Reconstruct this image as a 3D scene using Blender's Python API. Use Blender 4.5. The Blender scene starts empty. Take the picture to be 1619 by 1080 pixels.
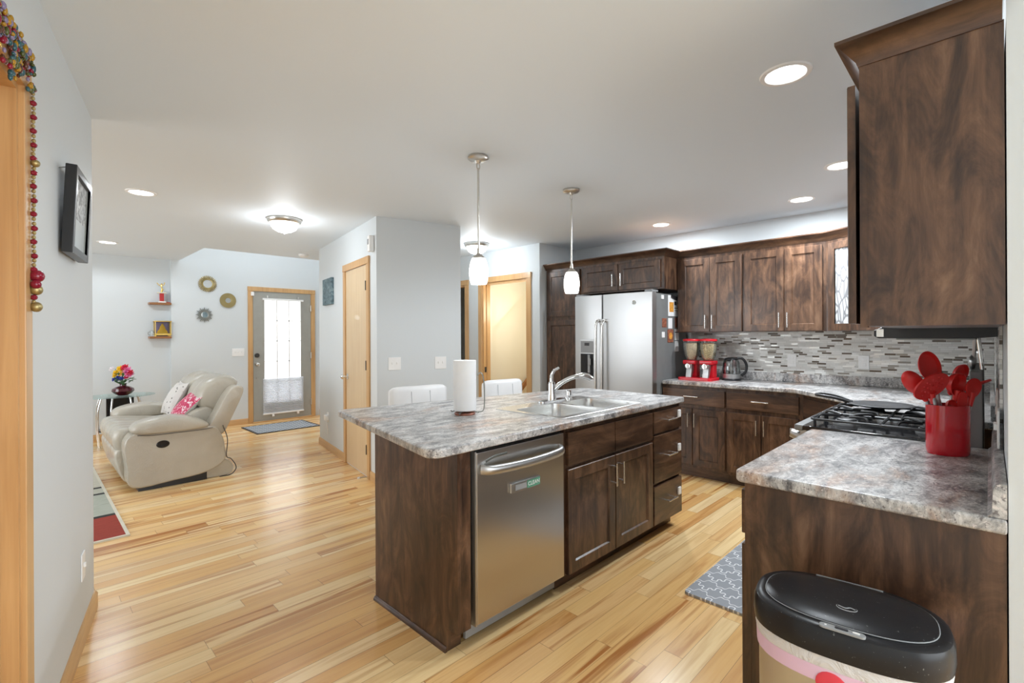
import bpy, bmesh, math, random
from mathutils import Vector, Matrix
PI = math.pi
R = math.radians
rnd = random.Random(7)
sc = bpy.context.scene
COL = sc.collection

# ------------------------------------------------------------------ camera, world, large lights, exposure
cam = bpy.data.cameras.new('camera'); camo = bpy.data.objects.new('camera', cam); COL.objects.link(camo)
cam.sensor_width = 36; cam.sensor_fit = 'HORIZONTAL'
cam.lens = 36 * 763.86 / 1619
cam.shift_y = -9.908 / 1619
cam.clip_start = 0.02; cam.clip_end = 200
camo.matrix_world = Matrix.Translation((0, 0, 1.35)) @ Matrix.Rotation(R(44.684 - 90), 4, 'Z') @ Matrix.Rotation(R(90), 4, 'X') @ Matrix.Rotation(-0.0051588, 4, 'Z')
sc.camera = camo
sc.view_settings.view_transform = 'Standard'
sc.view_settings.look = 'None'
sc.view_settings.gamma = 1
sc.view_settings.use_curve_mapping = False
sc.view_settings.exposure = 0.27
w = bpy.data.worlds.new('world'); sc.world = w; w.use_nodes = True
w.node_tree.nodes['Background'].inputs[0].default_value = (0.9, 0.95, 1.0, 1)
w.node_tree.nodes['Background'].inputs[1].default_value = 1.0
sc.cycles.use_denoising = True
sc.cycles.max_bounces = 8
sc.cycles.diffuse_bounces = 5
sc.cycles.glossy_bounces = 4
sc.cycles.transmission_bounces = 6
sc.cycles.sample_clamp_indirect = 6
sc.cycles.caustics_reflective = False
sc.cycles.caustics_refractive = False

def area(name, loc, target, sx, sy, power, col=(1, 1, 1), spread=180):
    l = bpy.data.lights.new(name, 'AREA'); l.shape = 'RECTANGLE'; l.size = sx; l.size_y = sy; l.energy = power; l.color = col
    l.spread = R(spread)
    o = bpy.data.objects.new(name, l); COL.objects.link(o); o.location = loc
    o.rotation_euler = (Vector(target) - Vector(loc)).to_track_quat('-Z', 'Y').to_euler()
    return o
# added fill lights for unseen daylight: dining end behind the viewer, living room, foyer
area('fill_dining_end', (1.4, -3.38, 1.3), (1.4, 0, 1.2), 3.4, 2.0, 100, (0.88, 0.95, 1.0))
area('fill_dining_side', (3.88, -1.9, 1.35), (0, -1.6, 1.25), 2.2, 1.7, 30, (0.88, 0.95, 1.0))
area('fill_living', (-2.88, 5.9, 1.4), (0, 5.9, 1.2), 3.0, 1.7, 72, (0.92, 0.96, 1.0))
area('fill_foyer', (2.6, 7.6, 4.6), (2.4, 7.7, 0), 1.8, 0.9, 50, (0.97, 0.985, 1.0))

# ------------------------------------------------------------------ node helpers and materials
MATS = {}
class NT:
    def __init__(s, name):
        m = bpy.data.materials.new(name); m.use_nodes = True
        s.m = m; s.t = m.node_tree; s.p = s.t.nodes['Principled BSDF']; MATS[name] = m
    def n(s, typ, **kw):
        nd = s.t.nodes.new(typ)
        for k, v in kw.items(): setattr(nd, k, v)
        return nd
    def put(s, sock, v):
        if isinstance(v, bpy.types.NodeSocket): s.t.links.new(v, sock)
        elif isinstance(v, (tuple, list)) and len(v) == 3 and sock.type == 'RGBA': sock.default_value = (*v, 1)
        else: sock.default_value = v
    def math(s, op, a, b=None, c=None):
        nd = s.n('ShaderNodeMath', operation=op)
        for i, v in enumerate((a, b, c)):
            if v is not None: s.put(nd.inputs[i], v)
        return nd.outputs[0]
    def pos(s):
        return s.n('ShaderNodeNewGeometry').outputs['Position']
    def obj(s):
        return s.n('ShaderNodeTexCoord').outputs['Object']
    def scale(s, v, sx, sy, sz):
        nd = s.n('ShaderNodeVectorMath', operation='MULTIPLY'); s.put(nd.inputs[0], v); nd.inputs[1].default_value = (sx, sy, sz)
        return nd.outputs[0]
    def xyz(s, v):
        nd = s.n('ShaderNodeSeparateXYZ'); s.put(nd.inputs[0], v); return nd.outputs
    def comb(s, x, y, z=0.0):
        nd = s.n('ShaderNodeCombineXYZ')
        for i, v in enumerate((x, y, z)): s.put(nd.inputs[i], v)
        return nd.outputs[0]
    def noise(s, v, scale, detail=3, rough=0.5, dist=0.0):
        nd = s.n('ShaderNodeTexNoise'); s.put(nd.inputs['Vector'], v)
        nd.inputs['Scale'].default_value = scale; nd.inputs['Detail'].default_value = detail
        nd.inputs['Roughness'].default_value = rough; nd.inputs['Distortion'].default_value = dist
        return nd.outputs[0]
    def white(s, v):
        nd = s.n('ShaderNodeTexWhiteNoise'); s.put(nd.inputs['Vector'], v); return nd.outputs[0]
    def ramp(s, fac, stops, interp='LINEAR'):
        nd = s.n('ShaderNodeValToRGB'); cr = nd.color_ramp; cr.interpolation = interp
        while len(cr.elements) < len(stops): cr.elements.new(0.5)
        for e, (p, c) in zip(cr.elements, stops): e.position = p; e.color = (*c, 1) if len(c) == 3 else c
        s.put(nd.inputs[0], fac); return nd.outputs[0]
    def mix(s, fac, a, b, blend='MIX'):
        nd = s.n('ShaderNodeMix', data_type='RGBA', blend_type=blend)
        s.put(nd.inputs[0], fac); s.put(nd.inputs[6], a); s.put(nd.inputs[7], b); return nd.outputs[2]
    def bump(s, h, strength=0.2, dist=0.01):
        nd = s.n('ShaderNodeBump'); nd.inputs['Strength'].default_value = strength; nd.inputs['Distance'].default_value = dist
        s.put(nd.inputs['Height'], h); s.t.links.new(nd.outputs[0], s.p.inputs['Normal'])
    def set(s, **kw):
        names = dict(color='Base Color', rough='Roughness', metal='Metallic', coat='Coat Weight', coatr='Coat Roughness', spec='Specular IOR Level', trans='Transmission Weight', ior='IOR', alpha='Alpha', sheen='Sheen Weight', sss='Subsurface Weight', emit='Emission Color', es='Emission Strength', aniso='Anisotropic')
        for k, v in kw.items(): s.put(s.p.inputs[names[k]], v)
        return s

def simple(name, color, rough=0.5, metal=0.0, var=0.06, nscale=9, **kw):
    t = NT(name)
    n = t.noise(t.obj(), nscale, 3)
    lo = tuple(c * (1 - var) for c in color); hi = tuple(min(1, c * (1 + var)) for c in color)
    t.set(color=t.ramp(n, [(0.3, lo), (0.7, hi)]), rough=rough, metal=metal, **kw)
    return t.m

def dark_wood(name, grain):
    t = NT(name); p = t.pos()
    if grain == 'z': v = t.scale(p, 26, 26, 1.6); bl = t.scale(p, 10, 10, 3.6)
    else: v = t.scale(p, 1.8, 1.8, 34); bl = t.scale(p, 2.2, 2.2, 6)
    g = t.noise(v, 1.0, 5, 0.6, 0.4)
    b = t.noise(bl, 1.0, 7, 0.66, 1.1)
    f = t.math('ADD', t.math('MULTIPLY', g, 0.36), t.math('MULTIPLY', b, 0.70))
    c = t.ramp(f, [(0.38, (0.020, 0.0095, 0.006)), (0.50, (0.062, 0.030, 0.0165)), (0.60, (0.125, 0.063, 0.034)), (0.72, (0.21, 0.118, 0.068))])
    t.set(color=c, rough=t.ramp(g, [(0.3, (0.32,) * 3), (0.7, (0.44,) * 3)]), coat=0.2, coatr=0.25)
    t.bump(g, 0.08, 0.002)
    return t.m
dark_wood('dark_wood', 'z'); dark_wood('dark_wood_h', 'h')
def oak(name, grain, a, b):
    t = NT(name); p = t.pos()
    v = t.scale(p, 40, 40, 1.5) if grain == 'z' else t.scale(p, 1.5, 1.5, 40)
    g = t.noise(v, 1.0, 4, 0.6, 0.5); b2 = t.noise(p, 2.0, 2)
    f = t.math('ADD', t.math('MULTIPLY', g, 0.6), t.math('MULTIPLY', b2, 0.4))
    t.set(color=t.ramp(f, [(0.3, a), (0.7, b)]), rough=0.36, coat=0.15)
    return t.m
oak('oak_trim', 'z', (0.50, 0.27, 0.105), (0.70, 0.44, 0.20)); oak('oak_trim_h', 'h', (0.50, 0.27, 0.105), (0.70, 0.44, 0.20))
oak('birch_door', 'z', (0.62, 0.44, 0.25), (0.74, 0.57, 0.36))
oak('walnut_shelf', 'h', (0.23, 0.085, 0.02), (0.36, 0.15, 0.045))

def wall_paint(name, col):
    t = NT(name); n = t.noise(t.pos(), 60, 3)
    t.set(color=t.ramp(t.noise(t.pos(), 0.8, 2), [(0.3, tuple(c * 0.985 for c in col)), (0.7, col)]), rough=0.6)
    t.bump(n, 0.06, 0.004); return t.m
wall_paint('wall_paint', (0.68, 0.72, 0.74)); wall_paint('ceiling_paint', (0.78, 0.85, 0.91)); wall_paint('stair_paint', (0.84, 0.78, 0.64))

def floor_mat():
    t = NT('maple_floor'); x, y, z = t.xyz(t.pos())
    W = 0.083
    ry = t.math('DIVIDE', y, W); row = t.math('FLOOR', ry); fy = t.math('FRACT', ry)
    rr = t.white(t.comb(row, 3.7))
    L = t.math('ADD', 0.75, t.math('MULTIPLY', t.white(t.comb(row, 9.1)), 0.5))
    rx = t.math('DIVIDE', t.math('ADD', x, t.math('MULTIPLY', rr, 3.0)), L); idx = t.math('FLOOR', rx); fx = t.math('FRACT', rx)
    h = t.white(t.comb(row, idx, 1.3)); h2 = t.white(t.comb(row, idx, 7.7))
    base = t.ramp(h, [(0.0, (0.85, 0.57, 0.26)), (0.2, (0.75, 0.445, 0.175)), (0.42, (0.91, 0.69, 0.385)), (0.62, (0.82, 0.535, 0.255)), (0.8, (0.69, 0.385, 0.145)), (1.0, (0.90, 0.685, 0.40))])
    off = t.math('MULTIPLY', h2, 37.0)
    g = t.noise(t.comb(t.math('ADD', t.math('MULTIPLY', x, 1.1), off), t.math('ADD', t.math('MULTIPLY', y, 24.0), off), off), 1.0, 4, 0.55, 0.6)
    streak = t.ramp(g, [(0.46, (0, 0, 0)), (0.62, (1, 1, 1))])
    sm = t.math('MULTIPLY', streak, t.math('ADD', 0.18, t.math('MULTIPLY', t.math('POWER', h2, 2.0), 0.95)))
    c = t.mix(sm, base, (0.40, 0.155, 0.035))
    fine = t.noise(t.comb(t.math('MULTIPLY', x, 6.0), t.math('MULTIPLY', y, 130.0), off), 1.0, 3)
    c = t.mix(0.22, c, t.ramp(fine, [(0.3, (0.55, 0.33, 0.15)), (0.7, (0.95, 0.76, 0.52))]), 'SOFT_LIGHT')
    ey = t.math('MINIMUM', fy, t.math('SUBTRACT', 1.0, fy)); ex = t.math('MULTIPLY', t.math('MINIMUM', fx, t.math('SUBTRACT', 1.0, fx)), 10.0)
    gap = t.math('LESS_THAN', t.math('MINIMUM', ey, ex), 0.013)
    c = t.mix(t.math('MULTIPLY', gap, t.math('ADD', 0.35, t.math('MULTIPLY', h, 0.6))), c, (0.22, 0.10, 0.035))
    t.set(color=c, rough=t.math('ADD', 0.21, t.math('MULTIPLY', fine, 0.08)), spec=0.42, coat=0.12, coatr=0.22)
    t.bump(t.math('SUBTRACT', 1.0, gap), 0.12, 0.001)
floor_mat()

def granite():
    t = NT('granite_laminate'); p = t.pos()
    q = t.n('ShaderNodeMapping'); t.put(q.inputs[0], p); q.inputs['Rotation'].default_value = (0, 0, R(42)); q.inputs['Scale'].default_value = (1.0, 2.4, 1.2)
    v = q.outputs[0]
    a = t.math('ADD', t.math('MULTIPLY', t.noise(v, 6.5, 10, 0.74, 0.6), 0.74), t.math('MULTIPLY', t.noise(v, 30.0, 6, 0.75, 0.3), 0.26))
    c = t.ramp(a, [(0.33, (0.022, 0.022, 0.027)), (0.405, (0.13, 0.128, 0.132)), (0.465, (0.31, 0.305, 0.305)), (0.52, (0.50, 0.49, 0.48)), (0.585, (0.70, 0.69, 0.675)), (0.70, (0.82, 0.805, 0.79))])
    b = t.noise(v, 1.9, 5, 0.62, 0.6)
    c = t.mix(t.ramp(b, [(0.53, (0, 0, 0)), (0.66, (0.8, 0.8, 0.8))]), c, t.ramp(t.noise(v, 10, 8, 0.72, 0.6), [(0.34, (0.02, 0.018, 0.02)), (0.43, (0.13, 0.065, 0.04)), (0.50, (0.34, 0.185, 0.11)), (0.57, (0.56, 0.40, 0.30)), (0.68, (0.80, 0.73, 0.67))]))
    k = t.math('MULTIPLY', t.ramp(t.noise(v, 30, 5, 0.75, 0.8), [(0.56, (0, 0, 0)), (0.63, (1, 1, 1))]), t.ramp(t.noise(v, 3.2, 3, 0.6), [(0.44, (0.05, 0.05, 0.05)), (0.60, (0.95, 0.95, 0.95))]))
    c = t.mix(k, c, (0.035, 0.03, 0.032))
    s = t.noise(p, 85, 3, 0.7)
    c = t.mix(t.ramp(s, [(0.575, (0, 0, 0)), (0.64, (0.7, 0.7, 0.7))]), c, (0.075, 0.06, 0.065))
    s2 = t.noise(p, 60, 3, 0.7)
    c = t.mix(t.ramp(s2, [(0.58, (0, 0, 0)), (0.66, (0.8, 0.8, 0.8))]), c, (0.78, 0.73, 0.71))
    t.set(color=c, rough=0.3)
granite()

def mosaic():
    t = NT('mosaic_tile'); x, y, z = t.xyz(t.pos()); u = t.math('ADD', x, y)
    rz = t.math('DIVIDE', z, 0.0158); row = t.math('FLOOR', rz); fz = t.math('FRACT', rz)
    L = t.math('ADD', 0.055, t.math('MULTIPLY', t.white(t.comb(row, 5.5)), 0.035))
    ru = t.math('DIVIDE', t.math('ADD', u, t.math('MULTIPLY', t.white(t.comb(row, 2.2)), 2.0)), L); idx = t.math('FLOOR', ru); fu = t.math('FRACT', ru)
    h = t.white(t.comb(row, idx, 4.4)); h2 = t.white(t.comb(row, idx, 8.8))
    c = t.ramp(h, [(0.0, (0.74, 0.74, 0.71)), (0.22, (0.84, 0.84, 0.81)), (0.42, (0.62, 0.61, 0.58)), (0.54, (0.78, 0.77, 0.745)), (0.72, (0.88, 0.88, 0.86)), (0.82, (0.13, 0.10, 0.075)), (0.93, (0.36, 0.33, 0.29))], 'CONSTANT')
    e = t.math('MINIMUM', t.math('MINIMUM', fz, t.math('SUBTRACT', 1.0, fz)), t.math('MULTIPLY', t.math('MINIMUM', fu, t.math('SUBTRACT', 1.0, fu)), 4.0))
    gap = t.math('LESS_THAN', e, 0.07)
    c = t.mix(gap, c, (0.62, 0.62, 0.60))
    t.set(color=c, rough=t.math('ADD', 0.1, t.math('MULTIPLY', h2, 0.3)), metal=t.math('MULTIPLY', t.math('GREATER_THAN', h2, 0.86), 0.6))
    t.bump(t.math('SUBTRACT', 1.0, gap), 0.3, 0.002)
mosaic()

def steel(name, col, rough, brush='z'):
    t = NT(name); p = t.pos()
    v = t.scale(p, 300, 300, 3) if brush == 'z' else t.scale(p, 1, 1, 300)
    n = t.noise(v, 1.0, 2)
    t.set(color=col, metal=1.0, rough=t.ramp(n, [(0.3, (rough * 0.96,) * 3), (0.7, (rough * 1.04,) * 3)]), aniso=0.75)
    return t.m
steel('stainless', (0.60, 0.59, 0.57), 0.30, 'h'); steel('stainless_light', (0.54, 0.545, 0.55), 0.38, 'h'); steel('sink_steel', (0.72, 0.72, 0.71), 0.25, 'h')
simple('chrome', (0.82, 0.83, 0.84), 0.09, 1.0, 0.02); simple('nickel', (0.62, 0.60, 0.56), 0.28, 1.0, 0.04); simple('bright_pull', (0.78, 0.77, 0.75), 0.25, 1.0, 0.03)
simple('black_plastic', (0.018, 0.018, 0.02), 0.34, 0, 0.2); simple('black_gloss', (0.012, 0.012, 0.014), 0.12, 0, 0.1); simple('iron', (0.028, 0.028, 0.03), 0.42, 0, 0.3)
simple('dark_gap', (0.012, 0.009, 0.008), 0.7); simple('grey_plastic', (0.30, 0.31, 0.32), 0.4); simple('fridge_side', (0.24, 0.25, 0.25), 0.42, 0.25)
simple('white_plastic', (0.90, 0.90, 0.89), 0.35, 0, 0.02); simple('white_leather', (0.82, 0.82, 0.82), 0.36, 0, 0.03); simple('paper', (0.86, 0.86, 0.86), 0.75, 0, 0.02)
simple('red_plastic', (0.60, 0.014, 0.026), 0.2, 0, 0.08); simple('red_silicone', (0.74, 0.03, 0.028), 0.36, 0, 0.06); simple('red_crock', (0.60, 0.009, 0.022), 0.14, 0, 0.06, coat=0.5)
simple('grey_door', (0.37, 0.365, 0.33), 0.42, 0, 0.04); simple('bronze', (0.09, 0.085, 0.08), 0.35, 0.8); simple('gold', (0.72, 0.50, 0.14), 0.28, 0.9); simple('antique_gold', (0.42, 0.34, 0.16), 0.38, 0.8)
simple('pewter', (0.26, 0.27, 0.25), 0.35, 0.8); simple('mirror', (0.88, 0.9, 0.9), 0.03, 1.0, 0.01); simple('yellow', (0.80, 0.48, 0.03), 0.5); simple('teal', (0.10, 0.22, 0.25), 0.6)
simple('maroon_glaze', (0.075, 0.006, 0.014), 0.07, 0, 0.2, coat=0.6); simple('grey_felt', (0.42, 0.43, 0.44), 0.9); simple('black_frame', (0.015, 0.015, 0.016), 0.3)
simple('petal_yellow', (0.85, 0.55, 0.02), 0.6); simple('petal_red', (0.62, 0.015, 0.05), 0.6); simple('petal_pink', (0.80, 0.20, 0.42), 0.6); simple('petal_blue', (0.055, 0.08, 0.42), 0.6); simple('petal_purple', (0.25, 0.05, 0.40), 0.6); simple('petal_white', (0.85, 0.80, 0.84), 0.6); simple('leaf', (0.05, 0.14, 0.045), 0.55, 0, 0.3)
simple('red_satin', (0.50, 0.02, 0.02), 0.35); simple('cream', (0.76, 0.70, 0.55), 0.6); simple('cereal_flakes', (0.78, 0.56, 0.32), 0.8, 0, 0.5, 90); simple('cereal_oats', (0.82, 0.64, 0.44), 0.8, 0, 0.35, 140)
simple('seam_taupe', (0.16, 0.14, 0.115), 0.5); simple('photo_brown', (0.28, 0.10, 0.06), 0.5, 0, 0.6, 60); simple('photo_orange', (0.75, 0.34, 0.06), 0.5, 0, 0.3, 40); simple('green_window', (0.12, 0.32, 0.22), 0.4); simple('ink', (0.03, 0.03, 0.035), 0.5)
simple('bead_red', (0.24, 0.008, 0.03), 0.15); simple('bead_yellow', (0.40, 0.22, 0.015), 0.2); simple('bead_teal', (0.03, 0.10, 0.12), 0.2); simple('bead_brown', (0.10, 0.035, 0.018), 0.25); simple('bead_green', (0.075, 0.09, 0.02), 0.25); simple('bead_lilac', (0.24, 0.20, 0.34), 0.2); simple('bag_pink', (0.78, 0.55, 0.74), 0.5); simple('bag_red', (0.75, 0.05, 0.08), 0.5)

def leather():
    t = NT('cream_leather'); p = t.obj()
    v = t.n('ShaderNodeTexVoronoi'); t.put(v.inputs['Vector'], p); v.inputs['Scale'].default_value = 160
    w_ = t.noise(p, 5, 3, 0.5, 0.8)
    t.set(color=t.ramp(t.noise(p, 3, 3), [(0.3, (0.42, 0.385, 0.32)), (0.7, (0.51, 0.47, 0.395))]), rough=0.27, coat=0.3, coatr=0.2)
    t.bump(t.math('ADD', t.math('MULTIPLY', v.outputs[0], 0.1), t.math('MULTIPLY', w_, 1.0)), 0.4, 0.03)
leather()
def glass(name, col=(1, 1, 1), rough=0.02, mix=0.85):
    t = NT(name); g = t.n('ShaderNodeBsdfGlossy'); g.inputs['Roughness'].default_value = rough; g.inputs['Color'].default_value = (0.9, 0.95, 0.95, 1)
    tr = t.n('ShaderNodeBsdfTransparent'); tr.inputs[0].default_value = (*col, 1)
    fr = t.n('ShaderNodeFresnel'); fr.inputs[0].default_value = 1.45
    mx = t.n('ShaderNodeMixShader'); t.put(mx.inputs[0], t.math('ADD', t.math('MULTIPLY', fr.outputs[0], 0.7), max(0.0, 0.85 - mix)))
    t.t.links.new(tr.outputs[0], mx.inputs[1]); t.t.links.new(g.outputs[0], mx.inputs[2])
    t.t.links.new(mx.outputs[0], t.t.nodes['Material Output'].inputs[0])
glass('clear_glass'); glass('table_glass', (0.88, 0.95, 0.94), 0.02, 0.85); glass('kettle_glass', (0.93, 0.94, 0.95), 0.02, 0.8)
def frosted():
    t = NT('etched_glass'); x, y, z = t.xyz(t.pos())
    n = t.n('ShaderNodeTexVoronoi', feature='DISTANCE_TO_EDGE'); t.put(n.inputs['Vector'], t.scale(t.pos(), 26, 26, 9)); n.inputs['Scale'].default_value = 1.0
    t.set(color=t.ramp(n.outputs[0], [(0.05, (0.22, 0.22, 0.23)), (0.13, (0.56, 0.57, 0.58))]), rough=0.25)
frosted()
def emit(name, col, strength):
    t = NT(name); t.set(color=(0.9, 0.9, 0.9), emit=col, es=strength, rough=0.4)
emit('lamp_lens', (1.0, 0.98, 0.96), 5.0); emit('pendant_glass', (1.0, 0.97, 0.92), 3.2); emit('dome_glass', (1.0, 0.96, 0.90), 3.0); emit('day_glass', (0.97, 0.99, 1.0), 1.5)
def shade_mat():
    t = NT('pleated_shade'); d = t.n('ShaderNodeBsdfDiffuse'); d.inputs[0].default_value = (0.85, 0.86, 0.88, 1); l = t.n('ShaderNodeBsdfTranslucent'); l.inputs[0].default_value = (0.85, 0.86, 0.88, 1)
    mx = t.n('ShaderNodeMixShader'); mx.inputs[0].default_value = 0.45; t.t.links.new(d.outputs[0], mx.inputs[1]); t.t.links.new(l.outputs[0], mx.inputs[2]); t.t.links.new(mx.outputs[0], t.t.nodes['Material Output'].inputs[0])
shade_mat()
def quatrefoil():
    t = NT('quatrefoil_mat'); x, y, z = t.xyz(t.pos()); S = 0.125
    u = t.math('DIVIDE', x, S); v = t.math('DIVIDE', y, S * 0.9)
    def tr(f, k): return t.math(f, t.math('MULTIPLY', k, PI))
    sm = t.math('ADD', u, v); df = t.math('SUBTRACT', u, v)
    base = t.math('ADD', tr('COSINE', t.math('MULTIPLY', u, 2)), tr('COSINE', t.math('MULTIPLY', v, 2)))
    wav = t.math('ADD', t.math('MULTIPLY', tr('SINE', t.math('MULTIPLY', df, 4)), tr('COSINE', t.math('MULTIPLY', sm, 2))), t.math('MULTIPLY', tr('SINE', t.math('MULTIPLY', sm, 4)), tr('COSINE', t.math('MULTIPLY', df, 2))))
    k = t.math('ABSOLUTE', t.math('ADD', base, t.math('MULTIPLY', wav, 0.5)))
    t.set(color=t.ramp(k, [(0.20, (0.80, 0.81, 0.82)), (0.30, (0.31, 0.325, 0.35))]), rough=0.75)
quatrefoil()
def doormat():
    t = NT('doormat_weave'); x, y, z = t.xyz(t.pos())
    def st(a): return t.math('ABSOLUTE', t.math('SUBTRACT', t.math('FRACT', a), 0.5))
    a = t.math('DIVIDE', t.math('ADD', x, y), 0.09); b = t.math('DIVIDE', t.math('SUBTRACT', x, y), 0.09)
    m = t.math('MINIMUM', st(a), st(b))
    t.set(color=t.ramp(m, [(0.08, (0.62, 0.65, 0.67)), (0.13, (0.12, 0.14, 0.17))]), rough=0.9)
doormat()
def rug_mat():
    t = NT('living_rug_weave'); x, y, z = t.xyz(t.pos())
    n = t.noise(t.scale(t.pos(), 12, 120, 1), 1.0, 3)
    f = t.math('DIVIDE', t.math('SUBTRACT', y, 4.17), 2.77)
    c = t.ramp(f, [(0.0, (0.28, 0.035, 0.02)), (0.19, (0.02, 0.02, 0.018)), (0.21, (0.37, 0.39, 0.33)), (0.44, (0.03, 0.03, 0.03)), (0.46, (0.45, 0.45, 0.38)), (0.52, (0.03, 0.03, 0.03)), (0.54, (0.52, 0.50, 0.42)), (0.90, (0.35, 0.03, 0.02))], 'CONSTANT')
    c = t.mix(0.5, c, t.ramp(n, [(0.3, (0.25, 0.25, 0.25)), (0.7, (0.8, 0.8, 0.8))]), 'SOFT_LIGHT')
    t.set(color=c, rough=0.95)
rug_mat()
simple('rug_binding', (0.62, 0.58, 0.48), 0.9)
def pink_print():
    t = NT('pink_print'); v = t.obj()
    n = t.noise(v, 22, 3, 0.6, 1.5)
    t.set(color=t.ramp(n, [(0.52, (0.55, 0.035, 0.11)), (0.58, (0.80, 0.62, 0.66))]), rough=0.7)
pink_print()
def dotted():
    t = NT('dotted_knit'); v = t.n('ShaderNodeTexVoronoi'); t.put(v.inputs['Vector'], t.obj()); v.inputs['Scale'].default_value = 22
    t.set(color=t.ramp(v.outputs[0], [(0.16, (0.10, 0.09, 0.09)), (0.20, (0.66, 0.63, 0.60))]), rough=0.85); t.bump(v.outputs[0], 0.6, 0.01)
dotted()
def canvas():
    t = NT('canvas_paint'); v = t.obj()
    t.set(color=t.ramp(t.noise(v, 14, 6, 0.7, 1.5), [(0.3, (0.03, 0.05, 0.06)), (0.5, (0.13, 0.20, 0.23)), (0.65, (0.30, 0.38, 0.40)), (0.8, (0.55, 0.58, 0.55))]), rough=0.7)
canvas()
def art():
    t = NT('mono_photograph'); v = t.obj(); x, y, z = t.xyz(v)
    n = t.noise(v, 40, 5, 0.7, 0.6)
    c = t.ramp(n, [(0.42, (0.03, 0.03, 0.035)), (0.55, (0.55, 0.57, 0.58)), (0.65, (0.75, 0.76, 0.77))])
    t.set(color=t.mix(t.math('GREATER_THAN', z, -0.02), (0.55, 0.60, 0.62), c), rough=0.3)
art()
def bag_mat():
    t = NT('bin_bag'); v = t.obj(); n = t.noise(v, 14, 5, 0.6, 1.5)
    t.set(color=(0.80, 0.80, 0.82), rough=0.4, trans=0.15); t.bump(n, 0.7, 0.02)
bag_mat()
def bin_plastic():
    t = NT('speckled_black'); n = t.noise(t.obj(), 160, 2, 0.5)
    t.set(color=t.ramp(n, [(0.70, (0.016, 0.016, 0.018)), (0.76, (0.16, 0.16, 0.16))]), rough=0.30, spec=0.28)
bin_plastic()

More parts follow.
